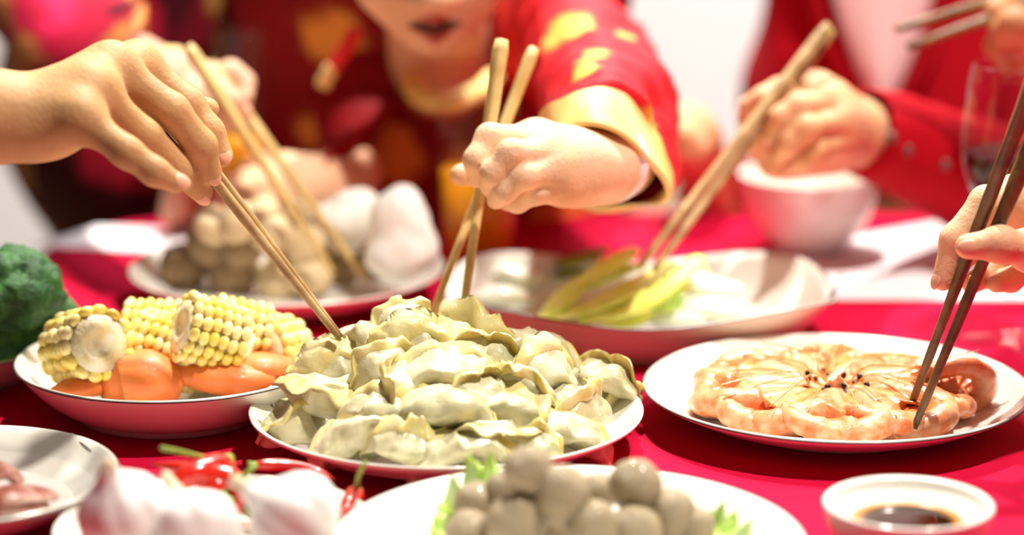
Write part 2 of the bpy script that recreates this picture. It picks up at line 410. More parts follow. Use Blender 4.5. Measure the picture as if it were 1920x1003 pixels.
DL = [  # px, py, yaw, pitch, roll (degrees), variant, scale, label
 (697, 644, -20, 5, -30, 0, 1.12, 'boiled dumpling at the back left, touched by the foreground hand\'s chopsticks'),
 (766, 612, 8, 0, -20, 3, .95, 'dumpling at the very back of the heap, half hidden behind the yellow-edged one'),
 (797, 652, 10, 0, 35, 4, 1.08, 'dumpling with a thick yellow underside edge at the top of the heap, left of centre'),
 (878, 628, -25, 8, 25, 2, 1.08, 'topmost dumpling at the back, just under the child\'s chopsticks'),
 (984, 655, -8, 0, -40, 4, 1.15, 'wide dumpling at the back right of the heap over a dark gap'),
 (1030, 702, 62, 15, 30, 2, 1.22, 'large dumpling standing open like a ring on the right of the heap'),
 (640, 694, 22, -5, 25, 4, 1.05, 'dumpling with a square folded flap on the left shoulder of the heap'),
 (622, 742, 35, 0, 55, 1, 1.05, 'dumpling with its dark side turned to the viewer at the left of the heap'),
 (850, 706, -6, 0, -18, 2, 1.3, 'large wrinkled dumpling lying across the middle of the heap'),
 (712, 772, -35, 0, -10, 0, 1.0, 'dumpling left of centre with its tip pointing down to the right'),
 (828, 778, 3, 0, -30, 3, 1.25, 'plump smooth dumpling facing the viewer in the lower middle'),
 (556, 786, 75, -10, 20, 5, 1.0, 'pinched dumpling at the far left of the heap, next to the bare plate rim'),
 (672, 822, 8, -6, -35, 2, 1.15, 'broad flat dumpling at the front left of the heap'),
 (938, 776, -28, 6, -20, 6, 1.12, 'dumpling with a dimple right of the plump middle one'),
 (1130, 712, -18, -8, -15, 5, 1.0, 'dumpling at the far right end of the heap resting on the rim side'),
 (1085, 770, 40, 0, 30, 0, 1.1, 'dumpling low on the right side with a yellow edge running down'),
 (920, 826, -10, 0, 25, 1, 1.05, 'dumpling with a long curled yellow edge at the front right of centre'),
 (862, 846, 2, 0, -20, 4, 1.0, 'dumpling lowest in the middle of the front row by the rim'),
 (765, 842, 12, 5, 10, 6, .92, 'crumpled small dumpling in the front row, left of the middle'),
 (748, 724, 70, 0, -30, 1, 1.0, 'upright yellowish dumpling in the cleft left of the large middle one'),
 (962, 728, -48, 0, 35, 3, 1.0, 'dumpling in the hollow left of the ring-shaped one'),
 (1046, 812, 18, 0, -25, 4, 1.08, 'dumpling at the front right of the heap above the rim'),
 (1086, 716, 50, 10, -20, 6, 1.0, 'smooth pale dumpling behind and right of the ring-shaped one'),
 (988, 840, -30, 0, 0, 3, .85, 'dumpling at the front rim partly hidden by the foreground meatballs'),
 (1143, 752, 12, 0, 50, 0, .85, 'dumpling under the far right one with an open dark fold'),
 (725, 690, 40, 0, 10, 3, .95, 'dumpling deep in the dark gap between the left and middle dumplings'),
 (905, 670, 20, 0, 0, 5, 1.0, 'dumpling wedged behind the large middle one'),
 (890, 745, 30, 0, 5, 5, 1.0, 'dumpling between the plump middle one and the hollow on the right'),
]
for i, (px, py, yaw, pit, rol, va, sc, lab) in enumerate(DL):
    p = dome_hit(px, py, cD, RD*.93, .012, .050, (0, .004)); bm_, fm_ = DV[va]
    o = link('dumpling', bm_, None, p, (math.radians(rol*1.25+(i*37 % 23-11)), math.radians(pit*2+(i*53 % 31-15)), math.radians(yaw+(i*71 % 41-20))), sc*1.09)
    tag(o, lab, 'dumpling', 'boiled dumplings heaped on the centre plate'); link('crimped_edge', fm_, o)
# ================================================================== SHRIMP
M_sh = mat('shrimp_shell', (234, 170, 128), .3, (224, 114, 52), 110, bump=.3, bscale=300, sss=.2, sssc=(1, .5, .25), coat=.2, lo=.42, hi=.64)
M_sho = mat('shrimp_orange', (236, 138, 62), .3, (240, 172, 112), 90, sss=.2, coat=.4)
M_eye = mat('black_bead', (12, 10, 10), .2)
def shrimp_mesh(seed, curl=1.0):
    rs = random.Random(seed)
    # lies on its side; head points to -x (plate centre), back bulges outwards
    th = np.linspace(0, math.pi*1.02*curl, 30); r = .0165
    P = [np.array([.030+r*math.sin(a)*1.25, -r+r*math.cos(a)*1.0+r, .0075+.002*math.sin(a)]) for a in th]
    rad = []
    for i, a in enumerate(th):
        s = i/29; base = .0098*(1-s)+.0048*s; seg = (s*6) % 1; rad.append(base*(1.06-.13*seg))
    ab = tube(P, rad, 14, .82)
    # carapace
    Cx = spline([(.034, .0, .008), (.024, .0005, .0085), (.012, .001, .009), (.003, .0012, .0095), (-.004, .001, .0105)], 4)
    k = len(Cx); rr = np.interp(np.linspace(0, 1, k), [0, .25, .6, .85, 1], [.0098, .0102, .0078, .0042, .0007])
    ca = tube(Cx, rr, 14, .85)
    end = P[-1]; dirv = (P[-1]-P[-3]); dirv /= np.linalg.norm(dirv); side = np.array([-dirv[1], dirv[0], 0])
    tails = []
    for q in (-.8, -.4, 0, .4, .8):
        tip = end+dirv*.015*math.cos(q)+side*.013*math.sin(q)+np.array([0, 0, .002])
        tails.append(tube([end, end*.5+tip*.5, tip], [.002, .0034, .0009], 8, .35))
    legs = []
    for q in range(5):
        x = .012+q*.005; b = np.array([x, -.006, .006]); legs.append(tube([b, b+[-.003, -.005, .001], b+[-.009, -.007, -.002]], [.0009, .0007, .0004], 5))
    for q in range(4):
        a = th[5+q*5]; b = P[5+q*5]; c0 = np.array([.030, 0, .006]); dd = c0-b; legs.append(tube([b, b+dd*.45, b+dd*.75+[0, .002, 0]], [.0016, .0018, .0006], 6, .5))
    ant = []
    for q in (-1, 1):
        ant.append(tube(spline([(.0, q*.002, .011), (.006, q*.011, .018), (.026, q*.016, .017), (.048, q*.022, .012)], 5), .00035, 5))
    ey = [ellip((.0035, q*.0042, .0125), (.0017,)*3, 10, 7) for q in (-1, 1)]
    return dict(abdomen=mesh(*ab, M_sh), carapace=mesh(*ca, M_sho if seed % 2 else M_sh), tail_fan=mesh(*cat(*tails), M_sho), legs=mesh(*cat(*legs), M_sho), antennae=mesh(*cat(*ant), M_sho), eye=[mesh(*e, M_eye) for e in ey])
SV = [shrimp_mesh(1), shrimp_mesh(2, .85), shrimp_mesh(3, 1.1), shrimp_mesh(4, .95)]
def put_shrimp(loc, rot, sc, va, lab, flip=False):
    e = empty('shrimp', loc, lab, 'shrimp', 'shrimp laid in a ring on the right plate'); e.rotation_euler = rot; e.scale = (sc, -sc if flip else sc, sc)
    for k, me in SV[va].items():
        if k == 'eye':
            for m_ in me: link('eye', m_, e)
        else: link(k, me, e)
clock = ['three', 'half past two', 'two', 'one', 'half past twelve', 'twelve', 'eleven', 'half past ten', 'ten', 'nine', 'half past eight', 'eight', 'seven', 'half past six', 'six', 'half past five', 'five', 'four']
nS = len(clock)
for i in range(nS):
    a = 2*math.pi*i/nS+.05; r0 = .010+.004*((i*7) % 3)
    loc = (cS[0]+math.cos(a)*r0-.003, cS[1]+math.sin(a)*r0*1.0, cS[2]+.0065+.003*(i % 2))
    put_shrimp(loc, (math.radians(14*(-1)**i), math.radians(2), a-.18), 1.34+.05*math.sin(i*2.1), i % 4, 'curled orange shrimp at the %s o\'clock side of the ring, head to the middle' % clock[i] if 'half' not in clock[i] else 'curled orange shrimp at the %s position of the ring, head to the middle' % clock[i])
p = T(1690, 768, .014); put_shrimp(p, (math.radians(-70), math.radians(-8), math.radians(8)), 1.15, 2, 'darker orange shrimp lying on top at the right, tail pointing up by the rim')
for i in range(9):
    a = i*2.4; r = .006+.0045*(i % 4); q = np.array([cS[0]-.012+r*math.cos(a)*1.5, cS[1]+r*math.sin(a), cS[2]+.023]); 
    pass
# ================================================================== MEATBALLS (front)
M_mb = mat('meatball_grey', (182, 164, 132), .42, (156, 138, 108), 120, bump=.4, bscale=260, sss=.1, coat=.15)
def ball_mesh(seed, r=1.0, sq=.93):
    v, f = ellip((0, 0, 0), (1, 1, sq), 40, 26); return mesh(*rough_up((v, f), .07, 1.6, seed*3.1, .02, 6), M_mb)
BV_ = [ball_mesh(i) for i in range(5)]
MB = [(992, 880, 50, .058, 'meatball at the very top of the heap, highest against the dumpling plate'), (1052, 925, 58, .046, 'large meatball just below and right of the topmost one'),
 (1190, 910, 52, .043, 'meatball at the upper right of the heap, separate from the others'), (968, 980, 62, .030, 'big round meatball in the lower left middle of the heap'),
 (895, 950, 50, .026, 'meatball on the left beside the lettuce frill'), (880, 1000, 48, .020, 'meatball at the bottom left cut by the frame edge'),
 (1110, 985, 52, .030, 'meatball at the centre of the lower row'), (1190, 1000, 55, .022, 'meatball at the bottom edge right of the centre one'),
 (1255, 965, 52, .026, 'meatball on the right between the heap and the green lettuce tip'), (1300, 990, 44, .018, 'meatball furthest right, next to the lettuce tip'),
 (1120, 925, 40, .030, 'small pale meatball in the gap between the two upper ones'), (945, 920, 40, .036, 'small meatball behind the lettuce, under the topmost one'), (1040, 985, 46, .018, 'meatball in the dark gap of the bottom row')]
for i, (px, py, rp, h, lab) in enumerate(MB):
    p = T(px, py, h); r = PX(rp, p[1])
    o = link('meatball', BV_[i % 5], None, p, (i*1.3, i*.7, i*2.1), r); tag(o, lab, 'meatball', 'grey meatballs on the front plate')
# lettuce under them
def lettuce(pts_out, pts_in, lab, amp=.006, seed=0, z=0, freq=60, m=None):
    """ruffled leaf strip between an inner and an outer line, with thickness"""
    A_, B_ = spline(pts_in, 14), spline(pts_out, 14); n = len(A_); k = 10; V = []; Fc = []
    for i in range(n):
        for j in range(k+1):
            s = j/k; p = A_[i]*(1-s)+B_[i]*s; w = amp*s*s*.8
            p = p+np.array([0, 0, w*math.sin(i*.5+seed)+w*.5*math.sin(i*1.2+seed)])+np.array([nz(p, 90, seed), nz(p, 90, seed+4), nz(p, 120, seed+8)])*w*.7; V.append(p)
    n2 = len(V); V = V+[p-np.array([0, 0, .0008]) for p in V]
    for i in range(n-1):
        for j in range(k):
            a, b, c, d = i*(k+1)+j, (i+1)*(k+1)+j, (i+1)*(k+1)+j+1, i*(k+1)+j+1; Fc += [[a, b, c, d], [n2+d, n2+c, n2+b, n2+a]]
    for j in range(k): Fc += [[j, j+1, n2+j+1, n2+j], [(n-1)*(k+1)+j+1, (n-1)*(k+1)+j, n2+(n-1)*(k+1)+j, n2+(n-1)*(k+1)+j+1]]
    for i in range(n-1):
        a, b = i*(k+1), (i+1)*(k+1); Fc += [[b, a, n2+a, n2+b], [a+k, b+k, n2+b+k, n2+a+k]]
    return np.array(V), Fc
M_let = mat('lettuce_green', (176, 218, 84), .4, (214, 236, 160), 45, bump=.3, sss=.15, sssc=(.6, 1, .2), lo=.4, hi=.65)
def leafobj(name, outp, inp, lab, cat_, seed, amp=.007, group=None, m=M_let):
    o = obj(name, lettuce([np.array(p) for p in outp], [np.array(p) for p in inp], lab, amp, seed), m); tag(o, lab, cat_, group); return o
G_ = 'lettuce leaves under the meatballs'
leafobj('lettuce_leaf', [T(800, 1010, .012), T(812, 965, .020), T(850, 920, .030), T(893, 880, .042), T(930, 872, .046), T(952, 895, .04)], [T(860, 1015, .01), T(880, 985, .012), T(910, 950, .016), T(935, 925, .02), T(955, 915, .022), T(970, 915, .02)], 'pale green frilly lettuce leaf rising left of the meatballs', 'lettuce', 1, .009, G_)
leafobj('lettuce_leaf', [T(1330, 960, .022), T(1362, 962, .022), T(1392, 985, .018), T(1405, 1010, .014)], [T(1290, 985, .012), T(1310, 995, .012), T(1325, 1010, .011), T(1335, 1030, .01)], 'small bright green lettuce tip right of the meatballs', 'lettuce', 3, .008, G_)
# ================================================================== MUSHROOMS (back left)
M_mu = mat('mushroom_cap', (140, 112, 78), .5, (196, 172, 134), 28, bump=.3, bscale=160, sss=.08, lo=.4, hi=.7)
M_mu2 = mat('mushroom_pale', (240, 222, 184), .5, (196, 164, 116), 35, bump=.2, bscale=160, sss=.1)
M_must = mat('mushroom_stem', (236, 224, 198), .5)
def cap_mesh(m, seed):
    p = [(.02, -.25), (.55, -.28), (.85, -.22), (.99, .0), (.95, .3), (.78, .58), (.5, .77), (.25, .85), (.01, .87)]
    v, f = lathe(p[::1], 32); return mesh(*rough_up((v, f), .1, 1.5, seed*2.3, .03, 5), m)
def stem_mesh():
    return mesh(*lathe([(.01, -.75), (.3, -.72), (.34, -.5), (.3, -.2), (.02, -.15)], 20), M_must)
CM = [cap_mesh(M_mu, i) for i in range(3)]+[cap_mesh(M_mu2, i+5) for i in range(3)]; SM = stem_mesh()
MU = [(345, 503, 48, .020, 0, 20, 'dark round mushroom at the far left end of the plate'), (438, 515, 52, .018, 1, -10, 'round mushroom at the front of the plate, second from left'),
 (392, 462, 44, .040, 2, 25, 'mushroom above the gap between the two front left ones'), (455, 470, 40, .040, 1, 0, 'mushroom resting on the second front one'), (530, 525, 50, .018, 3, -15, 'paler mushroom at the front middle, behind the foreground chopsticks'),
 (400, 425, 42, .058, 3, 40, 'pale mushroom at the upper left of the heap'), (452, 420, 44, .062, 4, -20, 'pale mushroom on top of the heap, left of the middle'), (510, 440, 42, .055, 5, 10, 'pale mushroom on top near the middle, crossed by chopsticks'),
 (495, 400, 32, .070, 3, 10, 'small pale mushroom at the very top of the heap'), (580, 520, 44, .022, 4, 10, 'whitish mushroom in front between the two pairs of chopsticks'), (575, 460, 42, .045, 5, -30, 'mushroom under the upper chopstick of the raised pair'),
 (640, 500, 40, .020, 0, 20, 'brown mushroom pinched between the raised chopstick tips'), (640, 445, 40, .045, 3, -10, 'pale mushroom behind the pinched brown one'), (705, 490, 38, .022, 1, 0, 'small brown mushroom at the right, by the white egg-shaped piece'), (680, 440, 34, .042, 4, 30, 'pale mushroom leaning on the white pieces'), (550, 400, 32, .064, 4, 0, 'small pale mushroom at the top right of the heap')]
for i, (px, py, rp, h, va, tl, lab) in enumerate(MU):
    p = T(px, py, h); r = PX(rp, p[1]); e = empty('mushroom', p, lab, 'mushroom', 'mushrooms heaped on the back plate'); e.rotation_euler = (math.radians(40), math.radians(tl), i*.8*0); e.scale = (r,)*3
    link('cap', CM[va], e); link('stem', SM, e)
M_tofu = mat('white_bun', (252, 250, 246), .6, (246, 242, 234), 20, bump=.15, sss=.2)
def bun(pts, lab, o=0):
    prims = [('e', W(px, py, Y), np.array(r)) for px, py, Y, r in pts]; q = sdf([(prims, .02)], .0035)
    ob = obj('white_bun', rough_up(q, .010, 22, o, .003, 60), M_tofu); tag(ob, lab, 'bun', 'white buns on the mushroom plate')
bun([(755, 400, 1.93, (.018, .013, .016)), (755, 450, 1.92, (.024, .017, .026)), (752, 485, 1.915, (.023, .018, .014))], 'tall smooth white bun at the right end of the mushroom plate', 1)
bun([(640, 400, 1.96, (.018, .013, .013)), (668, 392, 1.965, (.014, .012, .012)), (640, 425, 1.96, (.02, .014, .016))], 'smaller white bun behind the mushrooms, left of the tall one', 2)
# ================================================================== CORN AND CARROTS
M_kern = mat('corn_kernel', (250, 222, 104), .35, (252, 240, 184), 60, coat=.3, sss=.2, sssc=(1, .8, .2), lo=.4, hi=.65)
M_cob = mat('corn_cob', (244, 238, 214), .6, (230, 210, 150), 90, bump=.5)
def corn_meshes(L, R):
    ks = []; n = 14; rows = int(L/.0062)
    for j in range(rows):
        for i in range(n):
            a = 2*math.pi*(i+.08*math.sin(j*2))/n; x = -L/2+(j+.5)*L/rows; jr = .0004*math.sin(i*5+j*3)
            Rm = np.stack([[1, 0, 0], [0, -math.sin(a), math.cos(a)], [0, math.cos(a), math.sin(a)]], 1)
            ks.append(ellip((x, math.cos(a)*(R-.0018+jr), math.sin(a)*(R-.0018+jr)), (.0033, R*.235, .0036), 8, 6, Rm))
    core = lathe([(.001, -L/2+.0016), (R*.35, -L/2+.0008), (R*.4, -L/2), (R*.78, -L/2+.0005), (R*.8, L/2-.0005), (R*.4, L/2), (R*.35, L/2-.0008), (.001, L/2-.0016)], 28)
    core = (core[0] @ Ry(math.pi/2).T, core[1]); return mesh(*cat(*ks), M_kern), mesh(*core, M_cob)
CK = [corn_meshes(.045, .0215), corn_meshes(.038, .0205)]
CO = [(160, 650, .046, 0, -58, -18, 8, 'corn piece standing at the left, its cut end towards the viewer'), (245, 668, .034, 1, 15, 0, 5, 'corn piece lying next to the upright left one'), (318, 658, .038, 0, -20, 10, 4, 'corn piece in the middle of the row, cob side up'),
 (392, 626, .054, 1, 24, 22, 8, 'corn piece at the top of the row, raised behind the others'), (450, 622, .046, 1, 10, 15, 0, 'corn piece behind and right of the raised one'), (415, 672, .032, 0, -12, 0, 2, 'corn piece lying in front of the raised one'), (510, 652, .034, 1, 70, 10, 0, 'corn piece at the right end with its rounded end forward'), (290, 622, .044, 1, -5, 0, 0, 'corn piece at the back, left of the raised one')]
for px, py, h, va, yaw, pit, sc, lab in CO:
    p = T(px, py, h); e = empty('corn_piece', p, lab, 'corn', 'corn pieces on the corn plate'); e.rotation_euler = (0, math.radians(pit), math.radians(yaw)); e.scale = (1.0+sc*.01,)*3
    k = link('kernels', CK[va][0], e); k['kind'] = 'stuff'; link('cob', CK[va][1], e)
M_car = mat('carrot_orange', (232, 132, 66), .5, (218, 108, 44), 40, bump=.4, bscale=120, sss=.12, coat=.1)
def carrot(pts, rad, lab, sq=.75, seed=0):
    v, f = tube(spline([T(*p) for p in pts], 5), np.interp(np.linspace(0, 1, (len(pts)-1)*5), np.linspace(0, 1, len(rad)), rad)*1.2, 18, sq)
    o = rough_up((v, f), .0012, 90, seed, .0006, 300); ob = obj('carrot_piece', o, M_car); tag(ob, lab, 'carrot', 'carrot pieces on the corn plate'); return ob
carrot([(188, 728, .022), (235, 712, .026), (290, 712, .027), (340, 725, .022)], [.010, .0195, .0195, .011], 'large carrot chunk at the front with a carved dark side', .8, 1)
carrot([(330, 700, .03), (400, 705, .028), (460, 710, .026), (510, 712, .024)], [.009, .015, .015, .009], 'long carrot piece in the middle of the front row', .6, 2)
carrot([(430, 690, .03), (490, 690, .03), (550, 688, .028)], [.009, .0145, .009], 'carrot piece at the right end under the corn', .6, 3)
carrot([(95, 738, .024), (130, 730, .026), (180, 722, .024)], [.004, .009, .009], 'small carrot slice at the left front rim', .6, 4)
carrot([(200, 692, .034), (270, 682, .036), (335, 688, .034)], [.006, .0115, .007], 'carrot piece lying on the large chunk, under the corn', .6, 5)
# ================================================================== BROCCOLI
M_bro = mat('broccoli_green', (28, 72, 32), .6, (60, 112, 46), 60, bump=.7, bscale=420, lo=.4, hi=.68)
M_bst = mat('broccoli_stem', (118, 176, 66), .45, (96, 156, 54), 40, coat=.1)
def broccoli(cx, cy, h, R, lab, seed, lean):
    p = T(cx, cy, h); rs = random.Random(seed); pr = []
    for i in range(70):
        a = rs.uniform(0, 6.283); z = rs.uniform(-.15, 1); q = math.sqrt(max(0, 1-z*z)); d = np.array([q*math.cos(a), q*math.sin(a), z])
        pr.append(('e', p+d*R*.8, np.array([1, 1, 1])*R*rs.uniform(.2, .32)))
    pr.append(('e', p, np.array([.8, .8, .7])*R)); v, f = sdf([(pr, .004)], .0026, smooth=0)
    w = v.copy(); 
    for i, q in enumerate(v): d = (q-p)/np.linalg.norm(q-p); w[i] = q+d*(.0022*nz(q, 260, seed)+.0012*nz(q, 600, seed))
    e = empty('broccoli_floret', [p[0], p[1], TZ+.008], lab, 'broccoli', 'broccoli florets on the left plate'); obj('floret_head', (w, f), M_bro, e)
    b = p+np.array(lean); obj('stem', tube([p+np.array([0, 0, -R*.4]), p*.5+b*.5, b], [R*.3, R*.25, R*.28], 14), M_bst, e)
    for k in range(4):
        a = k*1.6+seed; obj('branch', tube([p+np.array([0, 0, -R*.5]), p+np.array([math.cos(a)*R*.5, math.sin(a)*R*.5-.004, R*.1]), p+np.array([math.cos(a)*R*.8, math.sin(a)*R*.75-.006, R*.42])], [R*.14, R*.1, R*.05], 8), M_bst, e)
broccoli(20, 560, .062, .034, 'dark green broccoli head on top of the heap at the left edge', 3, (.01, .01, -.03))
broccoli(65, 618, .034, .030, 'broccoli head at the right of the heap, nearest the corn plate', 5, (-.02, -.005, -.018))
broccoli(-30, 620, .036, .036, 'broccoli head at the front left, cut by the picture edge', 8, (.02, -.01, -.02))
broccoli(-60, 560, .06, .034, 'broccoli head at the back left, mostly outside the picture', 11, (.0, .0, -.03))
# ================================================================== CELERY AND GREENS ON THE SERVING DISH
M_cel = mat('celery_pale', (252, 250, 138), .45, (232, 240, 92), 50, bump=.25, lo=.4, hi=.62)
M_celd = mat('celery_dark', (120, 128, 40), .45, (150, 150, 60), 50, bump=.3)
M_cab = mat('cabbage_white', (240, 240, 230), .35, (226, 232, 206), 26, bump=.2, sss=.2, coat=.2)
def stalk(pts, w, m, lab, th=.3, name='celery_stalk', cat_='celery', group='celery stalks in the serving dish'):
    P = spline([T(*q) for q in pts], 7); n = len(P); R = []
    for i in range(n):
        t = P[min(i+1, n-1)]-P[max(i-1, 0)]; t /= np.linalg.norm(t); u = np.cross(t, [0, 0, 1]); u /= np.linalg.norm(u)+1e-9; v_ = np.cross(u, t)
        ww = 1.15*w*math.sin(math.pi*(.12+.8*i/(n-1)))**.5; pts2 = []
        for a in np.linspace(-1.2, 1.2, 9): pts2.append(P[i]+ww*math.sin(a)*u-ww*.5*(1-math.cos(a))*v_)
        for a in np.linspace(1.2, -1.2, 9): pts2.append(P[i]+ww*.72*math.sin(a)*u-ww*.5*(1-math.cos(a))*v_*.72-v_*ww*th)
        R.append(np.array(pts2))
    o = obj(name, rings(R), m); tag(o, lab, cat_, group)
stalk([(1030, 575, .026), (1075, 530, .040), (1130, 495, .052), (1188, 462, .058)], .012, M_cel, 'pale yellow celery stalk rising to the highest tip at the left of the chopsticks')
stalk([(1020, 590, .022), (1100, 565, .034), (1170, 535, .044), (1230, 505, .050)], .013, M_cel, 'broad celery stalk crossing the middle under the chopstick tips')
stalk([(1085, 592, .024), (1165, 568, .034), (1235, 530, .046), (1310, 478, .056)], .013, M_cel, 'long celery stalk pointing up to the right of the chopsticks')
stalk([(1180, 590, .020), (1220, 570, .028), (1270, 535, .036), (1318, 500, .040)], .009, M_cel, 'thin celery stalk at the right side of the bundle')
stalk([(1060, 545, .030), (1110, 520, .040), (1160, 500, .046), (1210, 492, .048)], .010, M_cel, 'short celery stalk between the two leftmost stalks')
stalk([(1130, 600, .016), (1180, 595, .018), (1230, 585, .02)], .009, M_cel, 'short celery end lying at the front rim')
stalk([(1010, 585, .024), (1050, 560, .034), (1090, 530, .044)], .011, M_cel, 'celery stalk end at the left front of the bundle')
stalk([(1150, 585, .026), (1200, 560, .036), (1250, 525, .046), (1290, 500, .05)], .012, M_cel, 'celery stalk lying over the middle of the bundle at the right')
stalk([(1190, 535, .044), (1225, 515, .048), (1260, 490, .052)], .010, M_cel, 'short raised celery piece right beside the chopstick tips')
stalk([(1035, 490, .036), (1075, 478, .040), (1135, 462, .044)], .010, M_celd, 'dark olive vegetable strip at the back of the dish', group=None, name='olive_vegetable', cat_='vegetable')
stalk([(1040, 512, .028), (1075, 500, .030), (1110, 488, .032)], .009, M_celd, 'dark olive vegetable end below the longer strip', group=None, name='olive_vegetable', cat_='vegetable')
def cab(pts, r, lab, seed):
    P = spline([T(*q) for q in pts], 6); rr = r*np.sin(np.linspace(.5, 2.7, len(P)))**.6
    v, f = rough_up(tube(P, rr, 20, .5), .003, 40, seed, .0012, 150); o = obj('cabbage_piece', (v, f), M_cab); tag(o, lab, 'cabbage', 'white cabbage pieces in the serving dish')
cab([(1270, 578, .022), (1330, 575, .022), (1400, 588, .018)], .015, 'white cabbage piece at the front right rim', 2)
cab([(1225, 595, .016), (1270, 592, .018), (1320, 595, .016)], .012, 'pale cabbage piece at the front under the celery', 5)
cab([(1240, 530, .030), (1310, 535, .032), (1390, 545, .026)], .015, 'white cabbage piece behind the front right one', 7)
cab([(890, 520, .026), (950, 510, .028), (1010, 530, .024)], .021, 'large white cabbage piece at the left end of the dish', 9)
cab([(900, 555, .020), (950, 553, .022), (1000, 560, .018)], .013, 'white cabbage piece at the left front of the dish', 11)
leafobj('green_leaf', [T(1210, 545, .040), T(1240, 530, .045), T(1280, 545, .04)], [T(1215, 580, .026), T(1245, 585, .026), T(1280, 575, .026)], 'small fresh green leaf among the celery and cabbage', 'leaf', 6, .006, None, mat('fresh_leaf', (150, 190, 60), .4, (200, 216, 110), 50))
# ================================================================== MEAT SLICES
M_meat = mat('meat_pink', (176, 96, 80), .4, (226, 190, 176), 55, bump=.4, bscale=200, lo=.46, hi=.6, coat=.2, sss=.1)
def slice_(pts, w, lab, seed):
    P = spline([T(*q) for q in pts], 6); v, f = tube(P, w*np.sin(np.linspace(.45, 2.75, len(P)))**.5, 16, .35)
    o = obj('meat_slice', rough_up((v, f), .002, 70, seed, .0008, 200), M_meat); tag(o, lab, 'meat', 'raw meat slices on the bottom left plate')
slice_([(-60, 905, .03), (0, 880, .034), (40, 905, .026)], .013, 'folded pink meat slice at the top of the pile by the left edge', 1)
slice_([(-40, 935, .024), (30, 925, .026), (92, 925, .018)], .013, 'meat slice reaching furthest right on the plate', 2)
slice_([(-60, 955, .016), (10, 950, .016), (80, 945, .013)], .012, 'meat slice lowest in the pile, nearest the viewer', 3)
# ================================================================== GARLIC AND CHILLI
M_gar = mat('garlic_skin', (240, 236, 232), .5, (230, 220, 218), 24, bump=.25, bscale=120, sss=.12, sssc=(1, .9, .85), lo=.45, hi=.75)
M_gst = mat('garlic_stem', (222, 204, 176), .6, (200, 176, 140), 50)
def garlic(px, py, h, R, tip, lab, seed):
    p = T(px, py, h); tip = T(*tip)
    ax_ = tip-p; ax_ /= np.linalg.norm(ax_); _, u, w = frame(ax_); M = np.stack([u, w, ax_], 1)
    n = 72; a = np.linspace(0, 2*math.pi, n, endpoint=False); lob = 1+.055*np.abs(np.cos(a*4.5+seed))-.02
    prof = [(.02, -.80), (.3, -.80), (.62, -.66), (.88, -.4), (1.0, -.05), (.96, .25), (.8, .52), (.55, .74), (.34, .9), (.22, 1.08), (.17, 1.25)]
    Rg = [np.stack([r*R*np.cos(a)*(lob if r > .3 else 1), r*R*np.sin(a)*(lob if r > .3 else 1), z*R+0*a], 1) for r, z in prof]
    v, f = rings(Rg); v = v @ M.T+p; e = empty('garlic_bulb', p, lab, 'garlic', 'garlic bulbs on the small front plate')
    obj('cloves', (v, f), M_gar, e); b = p+ax_*R*1.15; obj('neck', tube(spline([b, (b+tip)/2+np.array([.002, 0, 0]), tip], 4), [R*.19]*4+[R*.13]*4, 12), M_gst, e)
garlic(234, 965, .038, .0255, (196, 866, .070), 'garlic bulb at the left, its stem pointing up to the left', 0)
garlic(368, 1000, .030, .0245, (308, 892, .05), 'middle garlic bulb, stem tip pointing up between the other two', 1)
garlic(555, 975, .036, .0262, (432, 900, .055), 'garlic bulb at the right, its thick stem pointing left to the chillies', 2)
M_chi = mat('chilli_red', (214, 40, 22), .22, (196, 26, 18), 40, coat=.6)
M_chg = mat('chilli_stem', (142, 164, 66), .45, (120, 140, 50), 40)
def chilli(pts, r, stem, lab):
    P = spline([T(*q) for q in pts], 6); n = len(P); e = empty('red_chilli', P[0], lab, 'chilli', 'red chillies on the garlic plate')
    obj('pod', tube(P, r*np.interp(np.linspace(0, 1, n), [0, .15, .6, 1], [.7, 1, .8, .1]), 14), M_chi, e)
    Q = spline([T(*q) for q in stem], 4); obj('stem', tube(Q, np.interp(np.linspace(0, 1, len(Q)), [0, .12, .25, 1], [r*.75, r*.5, .0016, .0014]), 10), M_chg, e)
chilli([(428, 872, .034), (380, 884, .036), (335, 900, .034), (300, 925, .03)], .0085, [(428, 870, .035), (380, 858, .042), (335, 846, .05), (302, 840, .056)], 'red chilli at the back with a long stem pointing up left')
chilli([(445, 905, .03), (400, 893, .034), (355, 905, .032)], .008, [(448, 902, .032), (470, 880, .04), (480, 872, .04)], 'short red chilli lying across the longer ones')
chilli([(420, 925, .026), (390, 905, .03), (345, 880, .034), (285, 870, .034)], .0075, [(415, 925, .026), (425, 932, .026), (440, 940, .024)], 'red chilli with its green cap down beside the right garlic bulb')
chilli([(470, 950, .02), (450, 925, .024), (430, 900, .028)], .0085, [(475, 955, .02), (485, 965, .02)], 'red chilli half hidden between middle and right garlic bulbs')
chilli([(668, 925, .02), (655, 945, .02), (640, 965, .018)], .0062, [(668, 925, .02), (672, 895, .034), (684, 868, .046)], 'small red chilli at the right rim, its pale green stem standing up')
chilli([(480, 872, .028), (540, 872, .026), (600, 885, .022), (628, 900, .018)], .0035, [(480, 872, .028), (465, 868, .03)], 'thin dark red chilli lying along the back rim')
